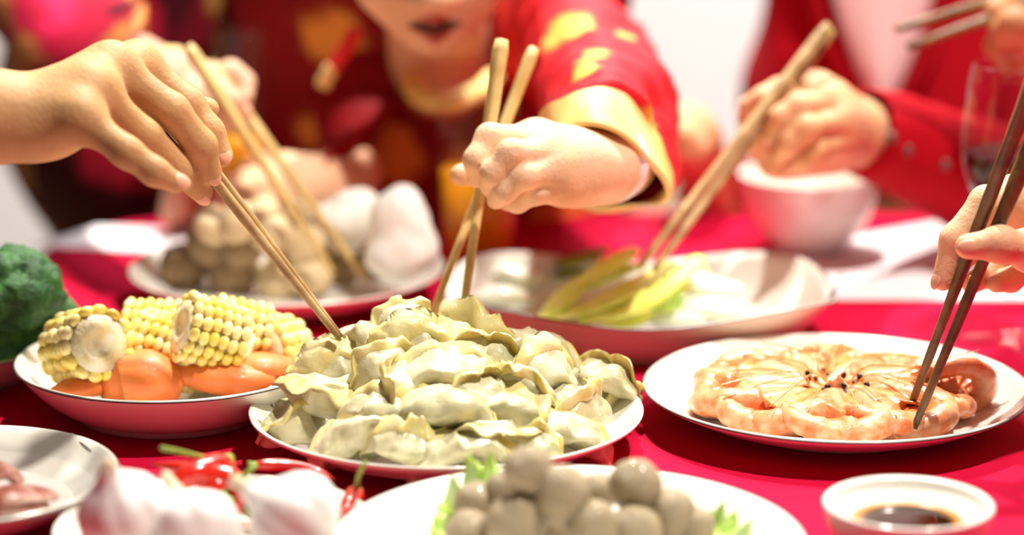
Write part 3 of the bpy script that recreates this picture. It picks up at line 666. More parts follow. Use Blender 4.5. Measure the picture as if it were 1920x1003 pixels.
# ================================================================== DIP BOWL, BIG BOWL, GLASSES
def bowl(name, c, R, H, lab, cat_, foot=.5, th=.0028, n=80, inner=None):
    t = empty(name, c, lab, cat_); p = [(.001, .004), (foot*R-.004, .004), (foot*R-.003, 0.0003), (foot*R, 0.0003), (foot*R+.0005, .005)]
    for s in np.linspace(.08, 1, 12): p.append((foot*R+(R-foot*R)*math.sin(s*math.pi/2)**.85, .006+(H-.007)*(s**1.35)))
    p += [(R+.0006, H-.0004), (R-.001, H+.001), (R-th, H-.0004)]
    if inner: p += inner
    else:
      for s in np.linspace(.95, 0, 12): p.append((foot*R-th*.3+(R-foot*R-th*.7)*math.sin(s*math.pi/2)**.85, .009+(H-.010)*(s**1.35)))
    if not inner: p.append((.001, .009))
    obj('bowl_body', lathe(p, n), M_por, t, local=True); return t
HB_ = .036; p = T(1703, 944, HB_); RB_ = 157*np.linalg.norm(p-CAM)/F; cDB = np.array([p[0], p[1], TZ+.0004])
tb = bowl('dip_bowl', cDB, RB_, HB_, 'small white bowl of dark dipping sauce at the bottom right', 'bowl', .62, .0045, inner=[(RB_*.90, .0335), (RB_*.80, .0295), (RB_*.70, .0265), (RB_*.62, .0225), (RB_*.5, .019), (.001, .018)])
_sv = lathe([(.001, .0182), (RB_*.5, .0192), (RB_*.615, .0226), (RB_*.68, .0262), (RB_*.60, .0262), (RB_*.5, .0262), (.001, .0262)], 64, cDB)
sauce_c = []
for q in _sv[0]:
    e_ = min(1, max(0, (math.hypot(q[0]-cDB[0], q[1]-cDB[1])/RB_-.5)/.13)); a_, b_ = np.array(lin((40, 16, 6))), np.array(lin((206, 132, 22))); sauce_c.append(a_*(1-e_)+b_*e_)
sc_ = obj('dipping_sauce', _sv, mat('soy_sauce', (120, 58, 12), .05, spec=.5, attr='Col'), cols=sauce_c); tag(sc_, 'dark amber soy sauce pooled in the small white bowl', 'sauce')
HW = .062; p = T(1516, 330, HW); RW = 130*np.linalg.norm(p-CAM)/F; cW = np.array([p[0], p[1], TZ+.0016])
bowl('rice_bowl', cW, RW, HW, 'white rice bowl in the back right beneath the hand in the red sleeve', 'bowl', .5, .003)
M_pap = mat('white_napkin', (238, 234, 240), .8, bump=.1)
def napkin(c, lab):
    P = [T(*q) for q in c]; n = 12; V = []
    for i in range(n+1):
        for j in range(n+1):
            u, v = i/n, j/n; p = P[0]*(1-u)*(1-v)+P[1]*u*(1-v)+P[2]*u*v+P[3]*(1-u)*v; V.append(p+[0, 0, .0006+.0004*math.sin(u*7)*math.sin(v*5)])
    k = len(V); V += [p-np.array([0, 0, .0007]) for p in V]; Fc = []
    for i in range(n):
        for j in range(n): a = i*(n+1)+j; Fc += [[a, a+n+1, a+n+2, a+1], [k+a+1, k+a+n+2, k+a+n+1, k+a]]
    for i in range(n):
        for a, b in ((i, i+1), (n*(n+1)+i+1, n*(n+1)+i)): Fc.append([a, b, k+b, k+a])
        for a, b in (((i+1)*(n+1), i*(n+1)), (i*(n+1)+n, (i+1)*(n+1)+n)): Fc.append([a, b, k+b, k+a])
    o = obj('placemat', (np.array(V), Fc), M_pap); tag(o, lab, 'placemat', 'white placemats')
napkin([(1440, 472, 0), (1475, 563, 0), (2000, 563, 0), (1860, 398, 0)], 'white placemat under the rice bowl on the right')
napkin([(180, 425, 0), (60, 462, 0), (330, 475, 0), (380, 430, 0)], 'white placemat at the far left of the table behind the mushroom plate')
def thin_glass():
    m = bpy.data.materials.new('clear_glass'); m.use_nodes = True; nt = m.node_tree; nt.nodes.remove(nt.nodes['Principled BSDF'])
    tr = nt.nodes.new('ShaderNodeBsdfTransparent'); tr.inputs[0].default_value = (.96, .97, .97, 1); gl = nt.nodes.new('ShaderNodeBsdfGlossy'); gl.inputs['Roughness'].default_value = .02
    lw = nt.nodes.new('ShaderNodeLayerWeight'); lw.inputs[0].default_value = .5; pw = nt.nodes.new('ShaderNodeMath'); pw.operation = 'POWER'; pw.inputs[1].default_value = 4; nt.links.new(lw.outputs['Facing'], pw.inputs[0])
    fr_ = nt.nodes.new('ShaderNodeMath'); fr_.operation = 'MULTIPLY_ADD'; fr_.inputs[1].default_value = .4; fr_.inputs[2].default_value = .02; nt.links.new(pw.outputs[0], fr_.inputs[0]); mx = nt.nodes.new('ShaderNodeMixShader')
    nt.links.new(fr_.outputs[0], mx.inputs[0]); nt.links.new(tr.outputs[0], mx.inputs[1]); nt.links.new(gl.outputs[0], mx.inputs[2]); nt.links.new(mx.outputs[0], nt.nodes['Material Output'].inputs[0]); return m
M_gl = thin_glass()
def glassware(name, c, prof, lab, liquid, lname, lmat, llab):
    t = empty(name, c, lab, 'glass'); obj('glass_shell', lathe(prof, 64), M_gl, t, local=True)
    if liquid: o = obj(lname, lathe(liquid, 64, c), lmat); tag(o, llab, 'drink')
    return t
def tumbler(pxc, semi, yb, ytop, yl, lab, llab):
    c = T(pxc, yb, 0); R = PX(semi, c[1]); H = PX(yb-ytop, c[1])/cp; L = PX(yb-yl, c[1])/cp; c = c+[0, 0, .0005]
    glassware('juice_glass', c, [(.001, 0), (R*.86, 0), (R*.9, .002), (R, H), (R-.0008, H+.0008), (R-.0018, H), (R*.86-.001, .006), (.001, .006)], lab,
      [(.001, .0062), (R*.86-.0014, .0062), (R*.86-.0014+(R*.12)*(L/H), L), (.001, L)], 'orange_juice', mat('orange_juice', (255, 166, 20), .25, sss=.4, sssc=(1, .6, .1)), llab)
tumbler(897, 79, 508, 206, 318, 'tall glass of orange juice behind the child\'s hand', 'orange juice filling the tall glass behind the child\'s hand')
def wine():
    c = T(1893, 640, 0)+[0, 0, .0006]; Y = c[1]; s = PX(1, Y); R = 105*s
    z = lambda y: (640-y)*s/cp
    out = [(.001, 0), (.033, 0), (.0335, .0012), (.012, .003), (.005, .008), (.0036, .02), (.0034, z(430)), (.006, z(408)), (R*.5, z(392)), (R*.82, z(362)), (R*.98, z(315)), (R*1.02, z(275)), (R*1.0, z(230)), (R*.93, z(165)), (R*.87, z(130)), (R*.87-.0008, z(128)), (R*.87-.0014, z(130)), (R*.93-.0014, z(165)), (R*1.0-.0014, z(230)), (R*1.02-.0014, z(275)), (R*.98-.0014, z(315)), (R*.82-.0012, z(362)-.0006), (R*.5, z(392)+.0016), (.001, z(400))]
    zl = z(290); liq = [(.001, z(398)), (R*.5-.0006, z(390)+.0018), (R*.82-.0022, z(362)), (R*.98-.0022, z(315)), (R*1.01-.0022, zl), (.001, zl)]
    glassware('wine_glass', c, out, 'stemmed glass of red wine at the right edge', liq, 'red_wine', mat('red_wine', (64, 2, 12), .6, spec=.04), 'dark red wine in the stemmed glass')
wine()
# ================================================================== CHOPSTICKS
M_cw = mat('chopstick_wood', (196, 166, 116), .45, (150, 116, 70), 60, bump=.2)
M_cwl = mat('chopstick_light_wood', (232, 204, 140), .42, (206, 172, 104), 50)
M_cwd = mat('chopstick_dark_wood', (128, 98, 58), .35, (88, 64, 34), 70, bump=.3, coat=.2)
def chopstick(top, tip, r0, r1, m, lab, group, twist=0.0):
    top, tip = np.asarray(top), np.asarray(tip); n = 26; R = []; t, u, w = frame(tip-top)
    for i in range(n):
        s = i/(n-1); e = min(1, s*60, (1-s)*60+.35); r = (r0+(r1-r0)*s)*(.75+.25*e); p = top+(tip-top)*s; sq = max(0, 1-s*1.4)
        q = []
        for a in np.linspace(0, 2*math.pi, 16, endpoint=False):
            f_ = 1/((abs(math.cos(a))**(2+4*sq)+abs(math.sin(a))**(2+4*sq))**(1/(2+4*sq))); b = a+twist*s*9+.5
            q.append(p+r*f_*(1+.03*math.sin(s*70)*(twist > 0))*(math.cos(b)*u+math.sin(b)*w))
        R.append(np.array(q))
    o = obj('chopstick', rings(R), m); tag(o, lab, 'chopsticks', group); return o
# ================================================================== HANDS
def skin(name, c, c2): return mat(name, c, .55, c2, 26, bump=.3, bscale=380, spec=.32, sss=.16, sssc=(1, .35, .18), lo=.38, hi=.66)
M_nail = mat('fingernail', (228, 172, 142), .4, coat=.1, sss=.1)
def hand_layers(j, k=1.0, wr=(.021, .018), fist=.0):
    """j: dict wrist, mcp[4], fingers[4] lists (pip, dip, tip), thumb list (cmc, mcp, ip, tip). k scales radii"""
    w = j['wrist']; m = j['mcp']; body = []
    r_m = [.0118*k, .0122*k, .0114*k, .0102*k]
    for i in range(4):
        body.append(('c', w+(m[i]-m[1])*.35, m[i], wr[1]*.8, r_m[i]))
    for i in range(3):
        a, b = m[i], m[i+1]; body.append(('c', a*.85+w*.15, b*.85+w*.15, .0125*k, .0115*k)); body.append(('c', a*.5+w*.5, b*.5+w*.5, .0145*k, .0135*k))
    for p in j.get('palm', []): body.append(p)
    for i in range(4): body.append(('e', m[i]+np.array(j.get('up', (0, 0, 1)))*.003*k, np.array([.008, .008, .008])*k))
    th = j['thumb']; body.append(('c', w*.6+th[0]*.4, th[1], .014*k, .0125*k))
    fr = [[.0102, .0096, .0086, .0068], [.0104, .0098, .0088, .0070], [.0100, .0093, .0083, .0066], [.0092, .0084, .0075, .0059]]
    L = []
    for i in range(4):
        q = [m[i]]+list(j['fingers'][i]); r = [x*k*j.get('fk', 1) for x in fr[i]]
        pr = [('c', q[a], q[a+1], r[a], r[a+1]) for a in range(3)]
        L.append((pr, .005*k))
    r = [.0120*k, .0108*k, .0100*k, .0078*k]
    L.append(([('c', th[a], th[a+1], r[a], r[a+1]) for a in range(3)]+[('e', th[2], np.array([1, 1, 1])*r[2]*1.06)], .005*k))
    for pr in j.get('arm', []): body.append(pr)
    return [(body, .014*k)]+L
def nails(parent, j, which, n, k=1.0):
    """which: list of finger index (4 = thumb); n: list of outward directions"""
    for i, d in zip(which, n):
        q = (j['thumb'] if i == 4 else j['fingers'][i]); tip, pre = q[-1], q[-2]; t = (tip-pre)/np.linalg.norm(tip-pre)
        d = np.array(d, float); d = d-t*(d@t); d /= np.linalg.norm(d); s = np.cross(t, d); r = (.0078 if i == 4 else .0066)*k
        c = tip+t*r*.12+d*r*.78; obj('fingernail', ellip(c, (r*.66, r*.95, r*.28), 16, 10, np.stack([s, t, d], 1)), M_nail, parent)
def Ws(*a): return [W(*q) for q in a]
# ---- sleeve: loft through hand-made rings
def sleeve_rings(ctrl, n=48, per=6, fold=.004, seed=0, thick=.0025, fscale=30):
    """ctrl: list of (centre, axis_u, axis_v, ru, rv); outer skin, then a little back inside"""
    C = spline([c[0] for c in ctrl], per); U = spline([c[1] for c in ctrl], per); V = spline([c[2] for c in ctrl], per)
    ru = spline([[c[3], c[4], 0] for c in ctrl], per); a = np.linspace(0, 2*math.pi, n, endpoint=False); R = []
    for i in range(len(C)):
        u = U[i]/np.linalg.norm(U[i]); v = V[i]/np.linalg.norm(V[i]); q = C[i]+np.outer(np.cos(a)*ru[i][0], u)+np.outer(np.sin(a)*ru[i][1], v)
        for k in range(n):
            d = q[k]-C[i]; L = np.linalg.norm(d); q[k] += d/L*fold*(nz(C[i]*1.0+d*.6, fscale, seed)+.5*math.sin(i*1.1+2*math.cos(a[k])+seed)*.6)
        R.append(q)
    inner = [C[i]+(R[i]-C[i])*(1-thick/.04) for i in range(len(C))]
    return rings(inner[:4][::-1][:4]+R, caps=False) if False else rings(R+[inner[-1], inner[-2], inner[-3], inner[-4]], caps=False)
def person(loc, lab): return empty('person', loc, lab, 'person')

# ---- A : adult right hand in the left foreground
M_skA = skin('skin_warm', (202, 156, 108), (186, 138, 92))
A = dict(fk=1.05, wrist=W(88, 213, 1.535), up=(-.1, -.3, .9),
  mcp=Ws((258, 122, 1.60), (212, 128, 1.565), (172, 168, 1.535), (150, 222, 1.515)),
  fingers=[Ws((352, 196, 1.595), (392, 248, 1.59), (416, 292, 1.585)), Ws((322, 208, 1.56), (376, 272, 1.565), (394, 325, 1.57)), Ws((272, 256, 1.545), (334, 316, 1.56), (378, 360, 1.575)), Ws((238, 286, 1.505), (290, 322, 1.505), (330, 343, 1.51))],
  thumb=Ws((130, 185, 1.60), (250, 170, 1.635), (330, 200, 1.64), (388, 206, 1.625)),
  arm=[('c', W(88, 208, 1.535), W(-30, 212, 1.52), .0212, .0225), ('c', W(88, 226, 1.53), W(-30, 228, 1.52), .019, .023), ('c', W(-30, 215, 1.52), W(-800, 225, 1.80), .0235, .040)])
pA = person(W(-500, 225, 1.47), 'person reaching in from the left edge with a large foreground hand and wooden chopsticks')
obj('hand_and_forearm', sdf(hand_layers(A, 1.0), .0014, kmerge=.010), M_skA, pA)
nails(pA, A, [0, 1, 2, 3], [(.5, -1, .35), (.45, -1, .3), (-.2, -1, -.1), (.1, -.8, .75)])
c0, c1, c2 = W(-380, 220, 1.65), W(-640, 224, 1.75), W(-900, 226, 1.84)
obj('sleeve', sleeve_rings([(c2, UP, FW, .06, .06), (c1, UP, FW, .056, .056), (c0, UP, FW, .052, .050)]), mat('grey_sleeve', (90, 84, 88), .8), pA)
tA = W(636, 634, 1.60); u1 = W(292, 200, 1.60); u2 = W(305, 190, 1.612)
chopstick(u1, tA, .0036, .0021, M_cw, 'left chopstick of the foreground pair running from the left hand down to the dumplings', 'chopsticks in the left foreground hand', .35)
chopstick(u2, W(640, 632, 1.606), .0034, .0019, M_cw, 'right chopstick of the foreground pair, just behind the other one', 'chopsticks in the left foreground hand', .35)

# ---- F : hand at right edge with dark chopsticks over the shrimp
M_skF = skin('skin_fair', (236, 196, 160), (222, 170, 134))
Fh = dict(wrist=W(2010, 455, 1.60), up=(0, 0, 1),
  mcp=Ws((1905, 372, 1.60), (1925, 395, 1.63), (1940, 430, 1.645), (1950, 470, 1.65)),
  fingers=[Ws((1848, 378, 1.585), (1790, 448, 1.578), (1768, 525, 1.575)), Ws((1868, 410, 1.625), (1815, 468, 1.625), (1790, 505, 1.61)), Ws((1895, 470, 1.65), (1850, 515, 1.635), (1822, 532, 1.61)), Ws((1925, 505, 1.64), (1895, 525, 1.625), (1868, 532, 1.61))],
  thumb=Ws((1990, 480, 1.57), (1935, 470, 1.552), (1875, 458, 1.540), (1815, 462, 1.538)),
  arm=[('c', W(2010, 440, 1.60), W(2120, 440, 1.60), .021, .023), ('c', W(2010, 470, 1.59), W(2120, 470, 1.59), .019, .023), ('c', W(2120, 450, 1.60), W(2900, 480, 1.55), .025, .04)])
pF_ = person(W(2400, 460, 1.57), 'person at the right edge, pale hand gripping dark chopsticks over the shrimp')
obj('hand_and_forearm', sdf(hand_layers(Fh, .98), .0014, kmerge=.009), M_skF, pF_)
nails(pF_, Fh, [4, 0, 2], [(-.3, -1, .1), (-1, -.5, 0), (0, -.6, .8)], 1.0)
obj('sleeve', sleeve_rings([(W(2950, 480, 1.55), UP, FW, .062, .06), (W(2650, 470, 1.56), UP, FW, .058, .055), (W(2350, 460, 1.575), UP, FW, .052, .05)]), mat('cream_sleeve', (210, 200, 190), .8), pF_)
chopstick(W(1962, 90, 1.535), W(1705, 768, 1.590), .0052, .0024, M_cwd, 'left dark chopstick over the shrimp, its tip ending higher', 'dark chopsticks in the right foreground hand', .25)
chopstick(W(1985, 150, 1.550), W(1714, 802, 1.560), .0052, .0024, M_cwd, 'right dark chopstick over the shrimp, its tip reaching nearest the viewer', 'dark chopsticks in the right foreground hand', .25)

# ---- C : the child in the red robe
M_skC = skin('skin_child', (240, 198, 164), (228, 176, 138)); M_red = mat('robe_red', (212, 26, 34), .5, (190, 16, 28), 14, bump=.2, bscale=60)
M_gold = mat('gold_satin', (255, 228, 160), .6, (244, 202, 110), 20)
M_robe = mat('robe_embroidered', (200, 20, 30), .62, spec=.25, attr='Col', bump=.2, bscale=60)
def robe_cols(v, spots, base=(206, 22, 34), gold=(240, 176, 76), soft=.25, scale=1.0):
    b = np.array(lin(base)); g = np.array(lin(gold)); C = np.tile(b, (len(v), 1)); 
    for i, p in enumerate(v):
        m = 0
        for c, r in spots:
            d = np.linalg.norm(p-c)/r; d += .35*nz(p, 40, 3); m = max(m, min(1, max(0, (1-d)/soft)))
        C[i] = b*(1-m)+g*m
    return C
HC = W(806, -168, 2.05)
hx = np.array([1, 0, .04]); hf = np.array([.03, -1, -.30]); hf /= np.linalg.norm(hf); hx = hx-hf*(hx@hf); hx /= np.linalg.norm(hx); hu = np.cross(hf, hx)*-1
if hu[2] < 0: hu = -hu
HR = np.stack([hx, hf, hu], 1)
def HL(x, y, z): return HC+HR @ np.array([x, y, z])
SH = .96
def E(x, y, z, rx, ry, rz): return ('e', HL(x*SH, y*SH, z*SH), np.array([rx, ry, rz])*SH, HR)
head = [E(0, -.022, .03, .074, .086, .076), E(0, .022, -.030, .062, .056, .058), E(.03, .042, -.040, .032, .032, .030), E(-.03, .042, -.040, .032, .032, .030), E(0, .052, -.083, .021, .018, .016), E(.0, .03, -.070, .042, .04, .026),
  ('c', HL(0, .072*SH, .0), HL(0, .090*SH, -.036*SH), .006, .0085), E(.011, .083, -.040, .0065, .007, .0055), E(-.011, .083, -.040, .0065, .007, .0055), E(0, .070, -.055, .019, .009, .006), E(0, .067, -.068, .017, .009, .006),
  E(.076, -.012, -.012, .008, .016, .024), E(-.076, -.012, -.012, .008, .016, .024)]
neckb = W(825, 130, 2.2); head.append(('c', HL(0, -.025, -.05), neckb, .040, .042))
Ch = dict(wrist=W(1128, 308, 1.715), up=(-.1, -.2, .9),
  mcp=Ws((1003, 262, 1.695), (1022, 290, 1.675), (1040, 322, 1.668), (1055, 352, 1.672)),
  fingers=[Ws((918, 258, 1.672), (893, 300, 1.662), (893, 334, 1.668)), Ws((958, 288, 1.652), (925, 325, 1.650), (918, 350, 1.662)), Ws((978, 330, 1.650), (945, 358, 1.650), (930, 375, 1.662)), Ws((1005, 360, 1.660), (970, 378, 1.668), (950, 380, 1.680))],
  thumb=Ws((1080, 310, 1.725), (990, 315, 1.725), (915, 318, 1.715), (864, 328, 1.700)),
  palm=[('e', W(1085, 315, 1.69), np.array([.028, .022, .023]))],
  arm=[('c', W(1128, 300, 1.715), W(1160, 292, 1.80), .021, .022), ('c', W(1128, 316, 1.715), W(1160, 304, 1.80), .020, .022), ('c', W(1160, 296, 1.80), W(1150, 230, 1.95), .022, .025)])
hl = hand_layers(Ch, .92, wr=(.02, .018)); hl[0] = (hl[0][0], .012)
pCh = person([W(830, 200, 2.2)[0], W(830, 200, 2.2)[1], 0], 'child in red robe with gold cuff leaning over the table and reaching with chopsticks')
# the child's other hand on the glass
C2 = dict(wrist=W(600, 350, 2.03), up=(0, 0, 1), mcp=Ws((530, 322, 2.035), (525, 345, 2.01), (528, 368, 2.0), (535, 390, 2.0)),
  fingers=[Ws((492, 330, 2.0), (462, 338, 1.99), (438, 345, 2.0)), Ws((488, 352, 1.985), (458, 358, 1.98), (436, 362, 1.99)), Ws((490, 375, 1.98), (462, 380, 1.98), (442, 382, 1.99)), Ws((498, 396, 1.985), (475, 400, 1.985), (458, 402, 1.995))],
  thumb=Ws((580, 335, 2.06), (530, 318, 2.075), (495, 312, 2.085), (465, 315, 2.09)), arm=[('c', W(600, 350, 2.03), W(655, 330, 2.10), .022, .026)])
obj('head', sdf([(head, .016)], .0025), M_skC, pCh); obj('hand', sdf(hl, .0014, kmerge=.008), M_skC, pCh); obj('hand', sdf(hand_layers(C2, .95), .0022, kmerge=.008), M_skC, pCh)
M_lip = mat('lips', (196, 96, 84), .35, coat=.2); M_hair = mat('black_hair', (26, 20, 18), .35, bump=.6, bscale=200)
lips = cat(sdf([([('c', HL(-.022*SH, .0725*SH, -.0575*SH), HL(0, .0865*SH, -.0540*SH), .0022, .0042), ('c', HL(.022*SH, .0725*SH, -.0575*SH), HL(0, .0865*SH, -.0540*SH), .0022, .0042)], .003)], .001),
  sdf([([('c', HL(-.020*SH, .0705*SH, -.066*SH), HL(0, .0820*SH, -.0735*SH), .003, .005), ('c', HL(.020*SH, .0705*SH, -.066*SH), HL(0, .0820*SH, -.0735*SH), .003, .005)], .003)], .001))
obj('lips', lips, M_lip, pCh); obj('mouth_opening', ellip(HL(0, .0785*SH, -.0635*SH), (.0200, .0066, .0056), 20, 12, HR), mat('mouth_dark', (70, 20, 20), .4), pCh)
for s in (-1, 1):
    e = obj('eye', ellip(HL(s*.031*SH, .058*SH, .004*SH), (.0135, .010, .0075), 16, 10, HR), mat('eye_white', (236, 232, 226), .2), pCh); obj('iris', ellip(HL(s*.031*SH, .0665*SH, .003*SH), (.0058, .002, .0058), 14, 8, HR), mat('iris_dark', (40, 24, 16), .1), e)
    obj('eyebrow', tube([HL(s*.016, .064, .022), HL(s*.032, .064, .027), HL(s*.048, .052, .022)], [.0012, .002, .001], 8), M_hair, pCh)
obj('hair', sdf([([E(0, -.034, .042, .083, .088, .080), E(0, .012, .074, .062, .055, .038), E(.066, -.02, .005, .016, .035, .04), E(-.066, -.02, .005, .016, .035, .04)], .012)], .004, fn=None), M_hair, pCh)
# robe torso
def torso(cx, Y, w, d, ztop, zsh, lean=(0, 0), seat=.42, hips=None):
    hips = hips or w; c = lambda z, f=1: np.array([cx+lean[0]*f, Y+lean[1]*f, z])
    pr = [('c', c(seat, 0)-[hips*.5, 0, 0], c(seat, 0)+[hips*.5, 0, 0], d*.95, d*.95), ('c', c(TZ+.05, .4)-[w*.42, 0, 0], c(TZ+.05, .4)+[w*.42, 0, 0], d*.85, d*.85), ('c', c(zsh, 1)-[w*.5, 0, 0], c(zsh, 1)+[w*.5, 0, 0], d*.62, d*.62),
      ('c', c(seat, 0), c(TZ+.05, .4), d, d*.95), ('c', c(TZ+.05, .4), c(zsh, 1), d*.95, d*.8), ('c', c(TZ+.02, .4)-[w*.35, 0, 0], c(zsh, 1)-[w*.4, 0, 0], d*.8, d*.66), ('c', c(TZ+.02, .4)+[w*.35, 0, 0], c(zsh, 1)+[w*.4, 0, 0], d*.8, d*.66)]
    for s in (-1, 1): pr += [('c', c(seat, 0)+[s*hips*.4, 0, 0], c(.43, 0)+[s*hips*.5, -.28, 0], d*.6, d*.45), ('c', c(.43, 0)+[s*hips*.5, -.28, 0], [cx+s*hips*.5, Y-.30, .05], d*.45, d*.4)]
    return pr
tb_ = torso(W(810, 200, 2.30)[0], 2.36, .20, .105, 1.1, .95, (0, -.09)); v, f = sdf([(tb_, .06)], .009)
spots = [(W(740, 270, 2.2), .020), (W(745, 300, 2.2), .024), (W(630, 60, 2.2), .03), (W(860, 300, 2.2), .014), (W(1045, 420, 2.25), .04), (W(560, 250, 2.2), .02)]
v, f = rough_up((v, f), .012, 14, 3, .004, 40)
obj('robe', (v, f), M_robe, pCh, cols=robe_cols(v, spots, (140, 8, 22)))  # base red darkened: shade on the chest painted into the cloth
obj('collar', tube(spline([W(775, 150, 2.12), W(785, 178, 2.085), W(830, 192, 2.07), W(890, 176, 2.085), W(925, 148, 2.12)], 8), .0095, 14, .9), M_gold, pCh)
0 and obj('front_trim', tube(spline([W(830, 192, 2.08), W(800, 230, 2.1), W(790, 300, 2.13), W(790, 420, 2.15)], 8), .004, 10, .6), M_gold, pCh)
# ribbon tassel on the chest
rb = obj('ribbon', tube(spline([W(668, 55, 2.09), W(648, 92, 2.085), W(622, 128, 2.085)], 6), .0085, 12, .6), mat('ribbon_red', (236, 40, 48), .4), pCh); obj('ribbon_end', tube(spline([W(624, 125, 2.085), W(612, 145, 2.085), W(604, 162, 2.085)], 4), [.0085]*8+[.010], 12, .7), M_gold, rb)
# sleeve of reaching arm: rings given by outline points
def ring_from(pts, n=56):
    P = [W(*q) for q in pts]; P = P+P[:1]; k = len(P)-1; Q = []
    Pn = np.array(P[:-1]); out = []
    for i in range(k):
        a, b, c, d = Pn[(i-1) % k], Pn[i], Pn[(i+1) % k], Pn[(i+2) % k]
        for s in np.linspace(0, 1, n//k, endpoint=False): out.append(.5*((2*b)+(-a+c)*s+(2*a-5*b+4*c-d)*s*s+(-a+3*b-3*c+d)*s**3))
    return np.array(out)
# each ring: 7 points, starting left, over the top, right tip, bottom
g0 = [(1030, 275, 1.745), (1085, 238, 1.70), (1160, 250, 1.695), (1222, 308, 1.72), (1258, 374, 1.76), (1190, 386, 1.83), (1090, 378, 1.84)]
g1 = [(1012, 235, 1.78), (1060, 180, 1.735), (1136, 160, 1.73), (1205, 205, 1.755), (1262, 340, 1.80), (1200, 388, 1.87), (1085, 385, 1.87)]
g2 = [(1014, 195, 1.84), (1062, 140, 1.79), (1145, 125, 1.785), (1222, 170, 1.80), (1260, 285, 1.86), (1200, 352, 1.92), (1090, 345, 1.92)]
g3 = [(1010, 140, 1.93), (1055, 75, 1.90), (1135, 62, 1.88), (1222, 110, 1.90), (1248, 205, 1.94), (1190, 300, 2.0), (1080, 300, 2.0)]
g4 = [(985, 110, 2.05), (1020, 5, 2.03), (1095, -18, 2.02), (1175, 30, 2.04), (1215, 130, 2.08), (1150, 240, 2.12), (1050, 240, 2.12)]
g5 = [(930, 110, 2.17), (940, -30, 2.15), (1000, -75, 2.15), (1080, -60, 2.17), (1130, 60, 2.2), (1080, 200, 2.24), (980, 210, 2.24)]
G5 = [ring_from(g) for g in (g0, g1, g2, g3, g4, g5)]
def densify(Rs, n, fold=.0, seed=0):
    A_ = np.array(Rs); out = spline(A_.reshape(len(Rs), -1), n).reshape(-1, A_.shape[1], 3); c = out.mean(1)
    for i in range(len(out)):
        for k in range(out.shape[1]):
            d = out[i, k]-c[i]; L = np.linalg.norm(d); out[i, k] += d/L*fold*(nz(out[i, k], 22, seed)+.6*nz(out[i, k], 50, seed+2))
    return list(out)
def inset(Rs, t):
    return [r.mean(0)+(r-r.mean(0))*(1-t/np.linalg.norm(r-r.mean(0), axis=1, keepdims=True)) for r in Rs]
gb = densify(G5[:2], 8, .003, 2); inn = inset(gb, .0035)
obj('gold_cuff', rings(inn[::-1]+gb, caps=False), M_gold, pCh)
rs_ = densify(G5[1:], 9, .010, 5); rs_[0] = gb[-1]; v, f = rings(rs_, caps=False)
def snap(px, py, v):
    d = ray(px, py); d = d/np.linalg.norm(d); q = v-CAM; along = q@d; off = np.linalg.norm(q-np.outer(along, d), axis=1); ok = off < off.min()+.006
    return v[ok][np.argmin(along[ok])]
spots2 = [(snap(1042, 40, v), .019), (snap(1066, 34, v), .017), (snap(1112, 92, v), .012), (snap(1092, 112, v), .012), (snap(1122, 80, v), .010), (snap(1238, 225, v), .016), (snap(1180, 50, v), .009)]
obj('sleeve', (v, f), M_robe, pCh, cols=robe_cols(v, spots2, (222, 30, 44), (250, 196, 92), .35))  # same robe cloth, brighter base paints the light on this sleeve
inn2 = inset(densify(G5[1:4], 6, 0), .005); obj('sleeve_lining', rings(inn2, caps=False), mat('lining_dark_red', (150, 14, 24), .7), pCh)
M_white = mat('white_cuff_cloth', (240, 238, 246), .6)
wr_ = W(1135, 305, 1.725); ax_ = W(1215, 268, 1.80)-wr_; ax_ /= np.linalg.norm(ax_)
obj('bracelet', tube([wr_-ax_*.002+np.array([0, 0, 0]), wr_+ax_*.003, wr_+ax_*.007, wr_+ax_*.010], [.0255, .0282, .0282, .0262], 36), M_white, pCh)
# sleeve of the other arm
obj('sleeve', sleeve_rings([(W(680, 90, 2.24), RT, FW, .05, .05), (W(690, 190, 2.20), RT, FW, .046, .046), (W(668, 300, 2.12), UP+.3*RT, FW, .041, .041), (W(618, 345, 2.045), UP, FW, .036, .036)], fold=.006, seed=4), mat('robe_red_shaded', (140, 8, 22), .7, spec=.2), pCh)  # robe red darkened here, shade on this arm put into the colour
chopstick(W(941, 74, 1.715), W(866, 600, 1.655), .0044, .0025, M_cwl, 'front chopstick of the child\'s pair, its upper end further left', 'chopsticks in the child\'s hand')
chopstick(W(1001, 90, 1.765), W(806, 602, 1.68), .0040, .0022, M_cwl, 'rear chopstick of the child\'s pair, its upper end further right', 'chopsticks in the child\'s hand')

# ---- B : person behind on the left
M_bro_ = mat('brocade_dark_red', (120, 8, 30), .62, spec=.25, attr='Col')
def brocade(v, seed, base=(112, 6, 28), base2=(70, 8, 22), gold=(176, 130, 62), pink=(190, 30, 60)):
    cs = [np.array(lin(c)) for c in (base, base2, gold, pink)]; C = np.zeros((len(v), 4))
    for i, p in enumerate(v):
        n1 = nz(p, 11, seed); n2 = nz(p, 20, seed+7); n3 = nz(p, 15, seed+13); c = cs[0] if n1 > 0 else cs[1]
        if n2 > .2: c = cs[2]
        elif n3 > .36: c = cs[3]
        C[i] = c
    return C
pB_ = person([W(335, 200, 2.5)[0], 2.5, 0], 'person in dark red and gold brocade robe holding chopsticks over the mushrooms')
v, f = sdf([(torso(W(335, 200, 2.5)[0], 2.52, .15, .115, 1.3, 1.16, (0, -.06)), .06)], .010); v, f = rough_up((v, f), .014, 10, 8, .005, 30)
obj('robe', (v, f), M_bro_, pB_, cols=brocade(v, 3))
